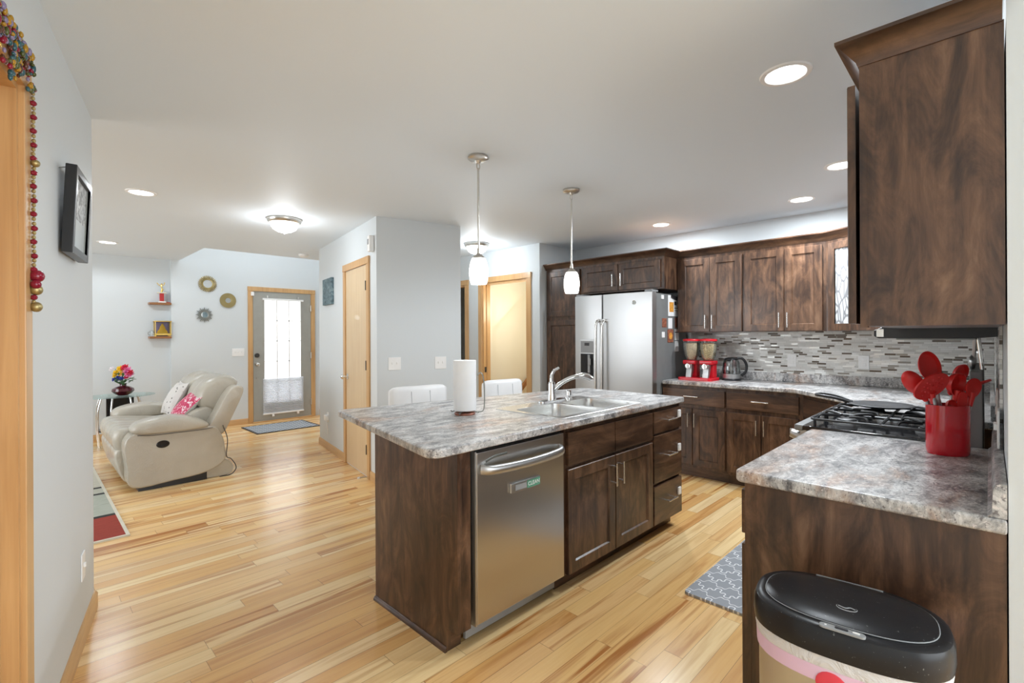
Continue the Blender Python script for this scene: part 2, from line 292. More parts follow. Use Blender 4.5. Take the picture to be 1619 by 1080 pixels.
# ------------------------------------------------------------------ mesh helpers
class B:
    def __init__(s): s.bm = bmesh.new(); s.mi = 0; s.wn = False
    def _add(s, bm, M=None):
        if M is not None: bm.transform(M)
        for f in bm.faces: f.material_index = s.mi
        me = bpy.data.meshes.new('t'); bm.to_mesh(me); bm.free(); s.bm.from_mesh(me); bpy.data.meshes.remove(me); return s
    def box(s, x0, x1, y0, y1, z0, z1, bev=0.0, seg=2, M=None):
        bm = bmesh.new(); bmesh.ops.create_cube(bm, size=1)
        bm.transform(Matrix.Translation(((x0 + x1) / 2, (y0 + y1) / 2, (z0 + z1) / 2)) @ Matrix.Diagonal((abs(x1 - x0), abs(y1 - y0), abs(z1 - z0), 1)))
        if bev > 0: s.wn = True; bmesh.ops.bevel(bm, geom=bm.edges[:], offset=bev, segments=seg, profile=0.5, affect='EDGES')
        return s._add(bm, M)
    def prism(s, pts, z0, z1, bev=0.0, seg=2, M=None, which='all', holes=()):
        bm = bmesh.new()
        def loop(ps): 
            vs = [bm.verts.new((x, y, z0)) for x, y in ps]
            return [bm.edges.new((vs[i], vs[(i + 1) % len(vs)])) for i in range(len(vs))]
        es = loop(pts)
        if holes:
            for h in holes: es += loop(h)
            bmesh.ops.triangle_fill(bm, use_beauty=True, use_dissolve=True, edges=es)
        else: bm.faces.new(bm.verts[:])
        bmesh.ops.recalc_face_normals(bm, faces=bm.faces[:])
        r = bmesh.ops.extrude_face_region(bm, geom=bm.faces[:])
        bmesh.ops.translate(bm, verts=[v for v in r['geom'] if isinstance(v, bmesh.types.BMVert)], vec=(0, 0, z1 - z0))
        bmesh.ops.recalc_face_normals(bm, faces=bm.faces[:])
        if bev > 0:
            s.wn = True; zt, zb = max(z0, z1), min(z0, z1)
            if which == 'all': ge = bm.edges[:]
            elif which == 'top': ge = [e for e in bm.edges if all(abs(v.co.z - zt) < 1e-6 for v in e.verts)]
            else: ge = [e for e in bm.edges if abs(e.verts[0].co.z - e.verts[1].co.z) < 1e-6]
            ge = [e for e in ge if len(e.link_faces) == 2 and e.calc_face_angle(0) > 0.1]
            bmesh.ops.bevel(bm, geom=ge, offset=bev, segments=seg, profile=0.5, affect='EDGES')
        return s._add(bm, M)
    def lathe(s, prof, seg=32, M=None, sx=1.0, sy=1.0, arc=None):
        bm = bmesh.new(); n = seg; rings = []
        for r, z in prof:
            if r < 1e-6: rings.append([bm.verts.new((0, 0, z))])
            else: rings.append([bm.verts.new((r * math.cos(2 * PI * i / n) * sx, r * math.sin(2 * PI * i / n) * sy, z)) for i in range(n)])
        for a, b in zip(rings, rings[1:]):
            for i in range(n):
                j = (i + 1) % n
                if len(a) == 1 and len(b) == 1: continue
                if len(a) == 1: bm.faces.new((a[0], b[i], b[j]))
                elif len(b) == 1: bm.faces.new((a[i], a[j], b[0]))
                else: bm.faces.new((a[i], a[j], b[j], b[i]))
        bmesh.ops.recalc_face_normals(bm, faces=bm.faces[:])
        return s._add(bm, M)
    def loft(s, rings, cap=True, closed=False, M=None):
        bm = bmesh.new(); vr = [[bm.verts.new(p) for p in r] for r in rings]; n = len(vr[0])
        pairs = list(zip(vr, vr[1:])) + ([(vr[-1], vr[0])] if closed else [])
        for a, b in pairs:
            for i in range(n):
                j = (i + 1) % n; bm.faces.new((a[i], a[j], b[j], b[i]))
        if cap and not closed:
            bm.faces.new(vr[0][::-1]); bm.faces.new(vr[-1])
        bmesh.ops.recalc_face_normals(bm, faces=bm.faces[:])
        return s._add(bm, M)
    def tube(s, pts, r, seg=10, M=None, cyclic=False, rs=None, cap=True):
        pts = [Vector(p) for p in pts]; n = len(pts); rings = []; up = None
        for i, p in enumerate(pts):
            if cyclic: t = pts[(i + 1) % n] - pts[i - 1]
            else: t = pts[min(i + 1, n - 1)] - pts[max(i - 1, 0)]
            t.normalize()
            if up is None: up = Vector((0, 0, 1)) if abs(t.z) < 0.9 else Vector((1, 0, 0))
            a = (up - t * up.dot(t))
            if a.length < 1e-4: a = t.orthogonal()
            a.normalize(); up = a; b = t.cross(a)
            q = rs[i] if rs else r
            qa, qb = q if isinstance(q, tuple) else (q, q)
            rings.append([p + a * (qa * math.cos(2 * PI * k / seg)) + b * (qb * math.sin(2 * PI * k / seg)) for k in range(seg)])
        return s.loft(rings, cap, cyclic, M)
    def cyl(s, p, q, r, seg=20, r2=None):
        return s.tube([p, q], r, seg, rs=[r, r if r2 is None else r2])
    def sphere(s, c, rx, ry=None, rz=None, u=16, v=10, M=None):
        ry = ry or rx; rz = rz or rx; bm = bmesh.new()
        bmesh.ops.create_uvsphere(bm, u_segments=u, v_segments=v, radius=1)
        bm.transform(Matrix.Translation(c) @ Matrix.Diagonal((rx, ry, rz, 1))); return s._add(bm, M)
    def sweep(s, path, prof, M=None):
        """profile (offset to the right of travel, z) swept along a flat polyline with mitred corners"""
        P = [Vector((a, b)) for a, b in path]; rings = []
        for i, p in enumerate(P):
            ds = []
            if i > 0: ds.append((P[i] - P[i - 1]).normalized())
            if i < len(P) - 1: ds.append((P[i + 1] - P[i]).normalized())
            ns = [Vector((d.y, -d.x)) for d in ds]
            m = ns[0] if len(ns) == 1 else (ns[0] + ns[1]) / (1 + ns[0].dot(ns[1]))
            rings.append([(p.x + m.x * u, p.y + m.y * u, z) for u, z in prof])
        return s.loft(rings, True, False, M)
def smooth_loop(pts, k=4):
    out = []; n = len(pts)
    for i in range(n):
        p0, p1, p2, p3 = (Vector(pts[(i + j) % n]) for j in (-1, 0, 1, 2))
        for a in range(k):
            t = a / k
            out.append(0.5 * ((2 * p1) + (p2 - p0) * t + (2 * p0 - 5 * p1 + 4 * p2 - p3) * t * t + (3 * p1 - p0 - 3 * p2 + p3) * t ** 3))
    return out
def smooth_line(pts, k=6):
    P = [Vector(p) for p in pts]; P = [P[0] * 2 - P[1]] + P + [P[-1] * 2 - P[-2]]; out = []
    for i in range(1, len(P) - 2):
        p0, p1, p2, p3 = P[i - 1:i + 3]
        for a in range(k):
            t = a / k
            out.append(0.5 * ((2 * p1) + (p2 - p0) * t + (2 * p0 - 5 * p1 + 4 * p2 - p3) * t * t + (3 * p1 - p0 - 3 * p2 + p3) * t ** 3))
    out.append(P[-2]); return out
def puff(b, prof, y0, y1, rnd_=0.07, k=4, n=6, M=None, amt=0.22, lobes=0, depth=0.05):
    """a stuffed cushion: a closed xz profile drawn out along y and pulled in at both ends"""
    L = [Vector(p) for p in smooth_loop(prof, k)]; c = sum(L, Vector((0, 0))) / len(L); rings = []
    ts = [(y0 + rnd_ * (1 - math.cos(i / n * PI / 2)), math.sin(i / n * PI / 2)) for i in range(n + 1)] + [(y1 - rnd_ * (1 - math.cos(i / n * PI / 2)), math.sin(i / n * PI / 2)) for i in range(n, -1, -1)]
    if lobes:
        mid = [(y0 + rnd_ + (y1 - y0 - 2 * rnd_) * i / (lobes * 8), 1.0) for i in range(1, lobes * 8)]; ts = ts[:n + 1] + mid + ts[n + 1:]
    for y, f in ts:
        q = 1 - amt + amt * f if f > 0 else 1 - amt - 0.02
        if lobes: q *= 1 - depth * (1 - abs(math.sin(PI * lobes * (y - y0) / (y1 - y0))) ** 0.5)
        rings.append([(c.x + (p.x - c.x) * q, y, c.y + (p.y - c.y) * q) for p in L])
    return b.loft(rings, True, False, M)
def rrect(x0, x1, y0, y1, r, n=6):
    out = []
    for cx, cy, a in ((x1 - r, y1 - r, 0), (x0 + r, y1 - r, 90), (x0 + r, y0 + r, 180), (x1 - r, y0 + r, 270)):
        for i in range(n + 1): out.append((cx + r * math.cos(R(a + 90 * i / n)), cy + r * math.sin(R(a + 90 * i / n))))
    return out
def rot(axis, deg, about=(0, 0, 0)):
    a = Vector(about); return Matrix.Translation(a) @ Matrix.Rotation(R(deg), 4, axis) @ Matrix.Translation(-a)

def chain_matrix(o):
    m = Matrix.Identity(4)
    while o is not None:
        m = o.matrix_basis @ m; o = o.parent
    return m
def obj(name, b, mats, parent=None, world=False, loc=None, rotz=0.0, angle=38):
    me = bpy.data.meshes.new(name)
    if world and parent is not None: b.bm.transform(chain_matrix(parent).inverted())
    bmesh.ops.remove_doubles(b.bm, verts=b.bm.verts[:], dist=1e-6)
    b.bm.to_mesh(me); b.bm.free()
    for m in ([mats] if isinstance(mats, str) else mats): me.materials.append(MATS[m])
    for p in me.polygons: p.use_smooth = True
    me.set_sharp_from_angle(angle=R(angle))
    o = bpy.data.objects.new(name, me); COL.objects.link(o)
    if b.wn: md = o.modifiers.new('weighted_normal', 'WEIGHTED_NORMAL'); md.keep_sharp = True; md.weight = 100
    if parent is not None: o.parent = parent
    if loc is not None: o.location = loc; o.rotation_euler = (0, 0, rotz)
    return o
def tag(o, label, cat, group=None, kind=None):
    o['label'] = label; o['category'] = cat
    if group: o['group'] = group
    if kind: o['kind'] = kind
    return o
def thing(name, label, cat, loc=(0, 0, 0), rotz=0.0, group=None, kind=None):
    o = bpy.data.objects.new(name, None); COL.objects.link(o); o.empty_display_size = 0.05
    o.location = loc; o.rotation_euler = (0, 0, rotz)
    return tag(o, label, cat, group, kind)
def copy_tree(o, parent=None):
    c = o.copy(); COL.objects.link(c)
    if parent is not None: c.parent = parent
    for ch in list(o.children): copy_tree(ch, c)
    return c
def struct(name, b, mats, label=None, cat=None, parent=None):
    o = obj(name, b, mats, parent)
    if parent is None:
        o['kind'] = 'structure'
        if label: tag(o, label, cat)
    return o
def text(name, body, size, mat, parent, loc, rot_, ext=0.0004):
    cu = bpy.data.curves.new(name, 'FONT'); cu.body = body; cu.size = size; cu.extrude = ext; cu.align_x = 'CENTER'; cu.align_y = 'CENTER'
    cu.materials.append(MATS[mat]); f = bpy.data.objects.new(name, cu); COL.objects.link(f)
    me = bpy.data.meshes.new_from_object(f, depsgraph=bpy.context.evaluated_depsgraph_get()); bpy.data.objects.remove(f)
    o = bpy.data.objects.new(name, me); COL.objects.link(o); o.parent = parent; o.location = loc; o.rotation_euler = rot_; return o
# ------------------------------------------------------------------ the room
CH = 2.44
struct('floor', B().box(-3.1, 6.3, -3.5, 8.4, -0.05, 0), 'maple_floor', 'honey and cream maple strip floor running through kitchen and living room', 'floor')
b = B()
b.prism([(-3.1, -3.5), (6.3, -3.5), (6.3, 6.85), (1.56, 6.85), (1.56, 8.4), (-3.1, 8.4)], CH, CH + 0.1)
struct('ceiling', b, 'ceiling_paint', 'smooth pale grey ceiling with an open corner above the foyer', 'ceiling')
struct('wall_kitchen_back', B().box(5.0, 5.12, -0.03, 3.9, 0, CH), 'wall_paint', 'white kitchen wall behind the refrigerator and the row of wall cabinets', 'wall')
b = B().box(4.29, 5.0, 3.78, 3.9, 0, CH)
b.box(4.29, 4.41, 3.9, 3.98, 0, CH).box(4.29, 4.41, 4.79, 5.14, 0, CH).box(4.29, 4.41, 5.92, 6.85, 0, CH).box(4.29, 4.41, 3.98, 4.79, 2.045, CH).box(4.29, 4.41, 5.14, 5.92, 2.045, CH)
struct('wall_hallway', b, 'wall_paint', 'white hallway wall with two oak-trimmed doorways left of the tall pantry', 'wall')
struct('wall_right', B().box(1.65, 5.12, -0.16, -0.03, 0, CH), 'wall_paint', 'white wall behind the range, its end edge at the right of the picture', 'wall')
b = B().prism([(2.26, 3.965), (3.069, 3.753), (3.12, 5.98), (2.62, 6.0)], 0, CH)
struct('wall_center', b, 'wall_paint', 'white boxed closet block with a grey shaded side in the middle of the room', 'wall')
b = B().box(1.46, 4.6, 8.18, 8.3, 0, 5.0)
struct('wall_entry', b, 'wall_paint', 'tall white foyer wall holding the grey front door and three sunburst mirrors', 'wall')
b = B().box(-3.1, 1.46, 8.26, 8.38, 0, CH)
struct('wall_living_back', b, 'wall_paint', 'white living room wall with two small brown shelves', 'wall')
b = B().box(1.56, 4.6, 6.75, 6.85, CH + 0.1, 5.0).box(1.46, 1.56, 6.75, 8.3, CH + 0.1, 5.0).box(4.5, 4.6, 6.85, 8.18, 0, 5.0)
struct('wall_foyer_upper', b, 'wall_paint', 'white upper walls around the foyer opening', 'wall')
struct('ceiling_foyer', B().box(1.46, 4.6, 6.75, 8.3, 5.0, 5.1), 'ceiling_paint', 'high ceiling over the foyer', 'ceiling')
# left foreground wall runs away from the viewer at a slight angle
LE = Vector((0.242, 3.18)); LD = Vector((-0.2, -0.98)).normalized(); LN = Vector((-LD.y, LD.x)) * -1   # LN points into the room
if LN.x < 0: LN = -LN
def LW(t, d, z): p = LE + LD * t + LN * d; return Vector((p.x, p.y, z))
LM = Matrix(((LD.x, LN.x, 0, LE.x), (LD.y, LN.y, 0, LE.y), (0, 0, 1, 0), (0, 0, 0, 1)))     # local: x along wall towards viewer, y into room
b = B().box(0, 1.27, -0.13, 0, 0, CH, M=LM).box(1.27, 2.09, -0.13, 0, 2.06, CH, M=LM).box(2.09, 6.6, -0.13, 0, 0, CH, M=LM)
struct('wall_left', b, 'wall_paint', 'pale grey wall at the left edge beside the viewer', 'wall')
# unseen limits of the open plan, with a dining opening added for light
b = B().box(-1.4, -0.3, -3.5, -3.4, 0, CH).box(3.1, 4.0, -3.5, -3.4, 0, CH).box(-0.3, 3.1, -3.5, -3.4, 2.3, CH).box(-0.3, 3.1, -3.5, -3.4, 0, 0.3)
struct('wall_dining_back', b, 'wall_paint')
struct('wall_dining_right', B().box(4.0, 4.1, -3.5, -0.16, 0, CH), 'wall_paint')
struct('wall_living_left', B().box(-3.1, -3.0, 2.0, 8.38, 0, CH), 'wall_paint')
struct('wall_living_front', B().box(-3.1, -0.1, 1.9, 2.0, 0, CH), 'wall_paint')
# stairwell beyond the open doorway
b = B().box(4.41, 6.0, 4.95, 5.05, -0.5, CH)
b.prism([(4.41, 1.32), (5.7, 2.354), (5.7, 2.44), (4.41, 2.44)], -4.95, -4.90, M=Matrix(((1, 0, 0, 0), (0, 0, -1, 0), (0, 1, 0, 0), (0, 0, 0, 1))))
struct('wall_stairwell', b, 'stair_paint', 'warm cream stairwell wall with a sloping soffit behind the open doorway', 'wall')
struct('wall_stairwell_end', B().box(5.9, 6.0, 3.9, 4.95, 0, CH).box(5.0, 5.9, 3.8, 3.9, 0, CH), 'stair_paint')

def casing(b, x0, x1, ztop, y=0.0, w_=0.07, d=0.018, bottom=0.0):
    """oak casing in local frame: x along wall, front towards -y"""
    b.box(x0 - w_, x0, y - d, y, bottom, ztop, 0.003)
    b.box(x1, x1 + w_, y - d, y, bottom, ztop, 0.003)
    b.box(x0 - w_ - 0.004, x1 + w_ + 0.004, y - d - 0.003, y, ztop, ztop + w_, 0.003)
# entry door (door_1)
D = thing('door_1', 'grey steel front door with a white pleated shade over its window', 'door', (2.515, 8.18, 0), 0, kind='structure')
W = 0.905
b = B(); casing(b, 0, W, 2.06); obj('casing', b, 'oak_trim', D)
b = B(); gx0, gx1, gz0, gz1 = 0.17, 0.735, 0.30, 1.93
b.box(0.004, gx0, -0.012, 0.02, 0.01, 2.055).box(gx1, W - 0.004, -0.012, 0.02, 0.01, 2.055).box(gx0, gx1, -0.012, 0.02, 0.01, gz0).box(gx0, gx1, -0.012, 0.02, gz1, 2.055)
slab = obj('door_slab', b, 'grey_door', D)
obj('window_pane', B().box(gx0 - 0.005, gx1 + 0.005, -0.004, 0.004, gz0, gz1), 'day_glass', D)
b = B()
for i in (1, 2): b.box(gx0 + (gx1 - gx0) * i / 3 - 0.009, gx0 + (gx1 - gx0) * i / 3 + 0.009, -0.014, -0.006, gz0, gz1)
for i in range(1, 5): b.box(gx0, gx1, -0.014, -0.006, gz0 + (gz1 - gz0) * i / 5 - 0.006, gz0 + (gz1 - gz0) * i / 5 + 0.006)
obj('window_grid', b, 'white_plastic', D)
b = B(); n = 26; z0, z1 = 0.13, 0.68       # stacked pleats of the half-raised shade
rg = []
for i in range(2 * n + 1): rg.append((-0.028 - (0.016 if i % 2 else 0), z0 + (z1 - z0) * i / (2 * n)))
pp = [(y, z) for y, z in rg]
b.loft([[(gx0 - 0.03, y, z), (gx1 + 0.03, y, z), (gx1 + 0.03, y + 0.005, z), (gx0 - 0.03, y + 0.005, z)] for y, z in pp])
sh = obj('pleated_shade', b, 'pleated_shade', D, angle=10)
b = B().box(gx0 - 0.035, gx1 + 0.035, -0.05, -0.02, 1.925, 1.955, 0.004).box(gx0 - 0.035, gx1 + 0.035, -0.05, -0.02, 0.11, 0.135, 0.004)
b.box(0.27, 0.30, -0.05, -0.03, 0.075, 0.11).box(0.66, 0.69, -0.05, -0.03, 0.075, 0.11)
obj('shade_rail', b, 'white_plastic', D)
b = B().cyl((0.055, -0.012, 1.055), (0.055, -0.035, 1.055), 0.034).cyl((0.055, -0.035, 1.055), (0.055, -0.045, 1.055), 0.025); obj('deadbolt', b, 'bronze', D)
b = B().cyl((0.055, -0.012, 0.915), (0.055, -0.02, 0.915), 0.03).cyl((0.055, -0.02, 0.915), (0.055, -0.045, 0.915), 0.012).sphere((0.055, -0.062, 0.915), 0.028, 0.02, 0.028); obj('door_knob', b, 'nickel', D)
obj('keyhole_cover', B().cyl((0.055, -0.012, 0.70), (0.055, -0.017, 0.70), 0.011), 'nickel', D)
for z in (0.25, 1.03, 1.82): obj('hinge', B().box(W - 0.02, W + 0.005, -0.022, -0.01, z - 0.05, z + 0.05).cyl((W - 0.004, -0.024, z - 0.05), (W - 0.004, -0.024, z + 0.05), 0.007, 10), 'nickel', D)
for x in (0.21, 0.69): obj('shade_hook', B().box(x - 0.012, x + 0.012, -0.03, -0.012, 1.965, 2.0, 0.003), 'nickel', D)
obj('alarm_sensor', B().box(-0.03, 0.012, -0.045, -0.018, 1.985, 2.045, 0.004), 'white_plastic', D)
obj('threshold', B().box(-0.02, W + 0.02, -0.06, 0.03, 0, 0.018, 0.004), 'oak_trim_h', D)

# closet door on the angled face of the block (door_2)
FA = Vector((2.26, 3.965)); FB = Vector((2.62, 6.0)); fd = (FB - FA).normalized(); fang = math.atan2(fd.y, fd.x)
# local frame for that face: x runs from far end to near end, front is towards the room
FM = Matrix.Translation((FB.x, FB.y, 0)) @ Matrix.Rotation(math.atan2(-fd.y, -fd.x), 4, 'Z')
FL = (FB - FA).length
def faceX(Yw): return (FB.y - Yw) / abs(fd.y)
D2 = thing('door_2', 'plain birch closet door with a chrome knob on the middle wall block', 'door', (FB.x, FB.y, 0), math.atan2(-fd.y, -fd.x), kind='structure')
x0, x1 = faceX(4.875), faceX(4.205)
b = B(); casing(b, x0, x1, 2.035); obj('casing', b, 'oak_trim', D2)
obj('door_slab', B().box(x0 + 0.003, x1 - 0.003, -0.006, -0.001, 0.012, 2.03), 'birch_door', D2)
b = B().cyl((x0 + 0.06, -0.006, 0.925), (x0 + 0.06, -0.012, 0.925), 0.03).cyl((x0 + 0.06, -0.012, 0.925), (x0 + 0.06, -0.045, 0.925), 0.011).sphere((x0 + 0.06, -0.06, 0.925), 0.028, 0.022, 0.028); obj('door_knob', b, 'chrome', D2)
for z in (0.27, 1.07, 1.83): obj('hinge', B().box(x1 - 0.016, x1 + 0.004, -0.016, -0.006, z - 0.045, z + 0.045).cyl((x1, -0.02, z - 0.045), (x1, -0.02, z + 0.045), 0.006, 10), 'bronze', D2)

# hallway doorways (door_3 open to the stairs, door_4 beside it)
HM = Matrix(((0, 1, 0, 4.29), (-1, 0, 0, 0), (0, 0, 1, 0), (0, 0, 0, 1)))      # local x = -Y, front -y = -X
D3 = thing('door_3', 'open doorway with oak casing leading to the cream stairwell', 'doorway', (4.29, 4.79, 0), R(-90), kind='structure')
b = B(); casing(b, 0, 0.81, 2.04); obj('casing', b, 'oak_trim', D3)
b = B().box(0, 0.02, 0, 0.12, 0, 2.04).box(0.79, 0.81, 0, 0.12, 0, 2.04).box(0.02, 0.79, 0, 0.12, 2.02, 2.04).box(0.02, 0.032, 0.05, 0.085, 0, 2.02)
obj('jamb', b, 'oak_trim', D3)
obj('strike_plate', B().box(0.02, 0.0225, 0.012, 0.045, 0.86, 0.93), 'bronze', D3)
b = B().box(0.0, 0.02, 0.12, 0.14, 0, 2.1); obj('inner_casing', b, 'stair_paint', D3)
D4 = thing('door_4', 'oak-framed doorway edge with tall hinges behind the grey wall block', 'doorway', (4.29, 5.92, 0), R(-90), kind='structure')
b = B(); casing(b, 0, 0.78, 2.04); obj('casing', b, 'oak_trim', D4)
obj('jamb', B().box(0.762, 0.78, 0, 0.12, 0, 2.04).box(0, 0.018, 0, 0.12, 0, 2.04).box(0.018, 0.762, 0, 0.12, 2.022, 2.04), 'oak_trim', D4)
obj('door_slab', B().box(0.662, 0.70, 0.115, 0.8, 0.012, 2.018), 'oak_trim', D4)
for z in (0.25, 1.05, 1.83): obj('hinge', B().box(0.70, 0.764, 0.112, 0.118, z - 0.05, z + 0.05).cyl((0.728, 0.11, z - 0.05), (0.728, 0.11, z + 0.05), 0.008, 10), 'nickel', D4)
# bedroom side of the second doorway
struct('wall_side_room', B().box(5.6, 5.7, 5.05, 6.85, 0, CH).box(4.41, 5.6, 6.75, 6.85, 0, CH), 'wall_paint')
# door on the left foreground wall (door_5)
D5 = thing('door_5', 'oak door frame at the left edge of the picture under a beaded garland', 'door', (LE.x, LE.y, 0), math.atan2(LD.y, LD.x), kind='structure')
b = B().box(1.20, 1.27, 0, 0.018, 0, 2.13, 0.004).box(2.09, 2.16, 0, 0.018, 0, 2.13, 0.004).box(1.20, 2.16, 0, 0.019, 2.06, 2.13, 0.004)
obj('casing', b, 'oak_trim', D5)
obj('jamb', B().box(1.27, 1.288, -0.13, 0.004, 0, 2.06).box(2.072, 2.09, -0.13, 0.004, 0, 2.06).box(1.288, 2.072, -0.13, 0.004, 2.042, 2.06), 'oak_trim', D5)
obj('door_slab', B().box(1.29, 2.07, -0.07, -0.032, 0.01, 2.04), 'oak_trim', D5)
# baseboards
BP = [(0, 0), (0.014, 0), (0.014, 0.07), (0.006, 0.085), (0, 0.085)]
struct('baseboard_entry', B().sweep([(2.442, 8.18), (1.46, 8.18)], [(-u, z) for u, z in BP]), 'oak_trim_h')
struct('baseboard_living', B().sweep([(1.46, 8.26), (-3.0, 8.26)], [(-u, z) for u, z in BP]), 'oak_trim_h')
e = FA + fd * (FL - faceX(4.945)); e2 = FA + fd * (FL - faceX(4.135))
struct('baseboard_center', B().sweep([tuple(e), tuple(FB), (FB.x + 0.3, FB.y)], [(-u, z) for u, z in BP]).sweep([(3.069, 3.753), tuple(FA), tuple(e2)], [(-u, z) for u, z in BP]), 'oak_trim_h')
lw0 = LE + LD * 1.2
struct('baseboard_left', B().sweep([tuple(lw0), tuple(LE), tuple(LE - LN * 0.13)], BP), 'oak_trim_h')
struct('trim_1', B().prism([(6.86, 0.0), (8.16, 0.0), (8.16, 0.10), (7.9, 0.12), (6.86, 0.9)], 0, 0.02, M=Matrix(((0, 0, 1, 3.56), (1, 0, 0, 0), (0, 1, 0, 0), (0, 0, 0, 1)))), 'oak_trim_h')

# ------------------------------------------------------------------ cabinets
def shaker(w_, h, y=0.0, t=0.02, fr=0.058, rec=0.009):
    """shaker door: lower left corner at the origin, back at y, front at y-t"""
    b = B(); bm = bmesh.new()
    def q(x0, x1, z0, z1, yy): return [bm.verts.new((x, yy, z)) for x, z in ((x0, z0), (x1, z0), (x1, z1), (x0, z1))]
    e = 0.0025
    bk = q(0, w_, 0, h, y); f1 = q(0, w_, 0, h, y - t + e); f0 = q(e, w_ - e, e, h - e, y - t); i0 = q(fr, w_ - fr, fr, h - fr, y - t); i1 = q(fr + 0.006, w_ - fr - 0.006, fr + 0.006, h - fr - 0.006, y - t + rec)
    for a, c in ((bk, f1), (f1, f0), (f0, i0), (i0, i1)):
        for i in range(4): bm.faces.new((a[i], a[(i + 1) % 4], c[(i + 1) % 4], c[i]))
    bm.faces.new(i1); bm.faces.new(bk[::-1]); bmesh.ops.recalc_face_normals(bm, faces=bm.faces[:])
    return b._add(bm)
def pull(parent, x, z, y, L=0.13, vert=True, out=0.034):
    b = B(); r = 0.0055; d = Vector((0, 0, 1)) if vert else Vector((1, 0, 0)); c = Vector((x, y - out, z))
    b.cyl(c - d * L / 2, c + d * L / 2, r, 12)
    for s_ in (-1, 1):
        p = c + d * (L * 0.36 * s_); b.cyl(p + Vector((0, out, 0)), p, 0.0045, 10)
    return obj('handle', b, 'bright_pull', parent)
def door(root, x0, x1, z0, z1, hx=None, hz=None, y=0.0):
    d = obj('door', shaker(x1 - x0, z1 - z0), 'dark_wood', root, loc=(x0, y, z0))
    if hx is not None: pull(d, hx - x0, hz - z0, -0.02)
    return d
def drawer(root, x0, x1, z0, z1, handle=True, latch=False, name='drawer'):
    d = obj(name, B().box(0, x1 - x0, -0.02, 0, 0, z1 - z0, 0.003), 'dark_wood_h', root, loc=(x0, 0, z0))
    cx = (x1 - x0) / 2
    if handle: pull(d, cx, (z1 - z0) * 0.55, -0.02, 0.135, False)
    if latch:
        l = B().box(cx + 0.125, cx + 0.165, -0.034, -0.02, (z1 - z0) * 0.55 - 0.008, (z1 - z0) * 0.55 + 0.045, 0.006)
        o = obj('safety_latch', l, 'white_plastic', d); o['label'] = 'white child safety latch'
    return d
def body(root, w_, d, z0, z1, toe=False):
    b = B().box(0, w_, 0, d, z0 + (0.1 if toe else 0), z1)
    o = obj('cabinet_body', b, 'dark_wood', root)
    if toe: obj('toe_kick', B().box(0, w_, 0.07, d, z0, z0 + 0.1), 'dark_wood_h', root)
    return o
CT = 0.905; CB = 0.867
# --- island
t = thing('island_end_panel', 'wide flat dark wood panel closing the near end of the island', 'cabinet panel', (1.266, 1.577, 0))
b = B(); b.prism([(0, 0.1), (0.0, CB), (0.668, CB), (0.668, 0), (0.075, 0), (0.075, 0.1)], 0, 0.02, M=Matrix(((0, 0, 1, 0), (1, 0, 0, 0), (0, 1, 0, 0), (0, 0, 0, 1))))
obj('side_panel', b, 'dark_wood', t)
obj('front_stile', B().box(0.02, 0.072, 0.0, 0.02, 0.1, CB, 0.002), 'dark_wood', t)
b = B().sweep([(-0.001, 0.668), (-0.001, 0.072)], [(0.0, 0), (0.012, 0), (0.012, 0.008), (0.005, 0.018), (0, 0.02)]); obj('base_shoe', b, 'dark_wood_h', t)
obj('toe_kick', B().box(0.02, 0.075, 0.075, 0.09, 0, 0.1), 'dark_wood_h', t)
o = obj('island_back_panel', B().box(1.287, 3.283, 2.229, 2.245, 0, CB), 'dark_wood'); tag(o, 'dark wood panel along the stool side of the island', 'cabinet panel')
# dishwasher
t = thing('dishwasher', 'stainless steel dishwasher with curved bar handle in the island', 'dishwasher', (1.356, 1.577, 0))
W_ = 0.606
obj('tub_body', B().box(0.0, W_, 0.02, 0.6, 0.1, 0.855), 'dark_gap', t)
b = B().box(0.008, W_ - 0.004, -0.012, 0.02, 0.105, 0.845, 0.004); dd = obj('door_panel', b, 'stainless', t)
obj('edge_strip', B().box(0.0, 0.009, -0.008, 0.03, 0.1, 0.85), 'stainless_light', t)
b = B(); pts = smooth_line([(0.03, -0.014, 0.77), (0.06, -0.045, 0.768), (0.16, -0.062, 0.766), (0.303, -0.068, 0.765), (0.45, -0.062, 0.766), (0.546, -0.045, 0.768), (0.576, -0.014, 0.77)], 5)
b.tube(pts, 0.02, 14, rs=[(0.021, 0.012)] * len(pts)); obj('bar_handle', b, 'stainless_light', t)
b = B(); pts = smooth_line([(0.06, -0.0125, 0.80), (0.11, -0.0125, 0.812), (0.19, -0.0125, 0.815)], 4); b.tube(pts, 0.006, 8, rs=[(0.006, 0.002)] * len(pts)); o = obj('badge', b, 'pewter', t); o['label'] = 'small dark badge above the handle'
obj('toe_panel', B().box(0.0, W_, 0.06, 0.075, 0.02, 0.1), 'grey_plastic', t)
t = thing('dishwasher_magnet', 'silver and green CLEAN sign stuck on the dishwasher door', 'magnet', (1.661, 1.564, 0.648))
obj('slider_frame', B().box(-0.1, 0.1, -0.012, 0.0, -0.022, 0.022, 0.003), 'stainless_light', t)
obj('sign_window', B().box(0.005, 0.095, -0.0135, -0.0115, -0.018, 0.018), 'green_window', t)
obj('slider', B().box(-0.075, 0.0, -0.014, -0.0115, -0.013, 0.013, 0.001), 'grey_plastic', t)
text('sign_text', 'CLEAN', 0.026, 'paper', t, (0.05, -0.0139, 0.0), (R(90), 0, 0))
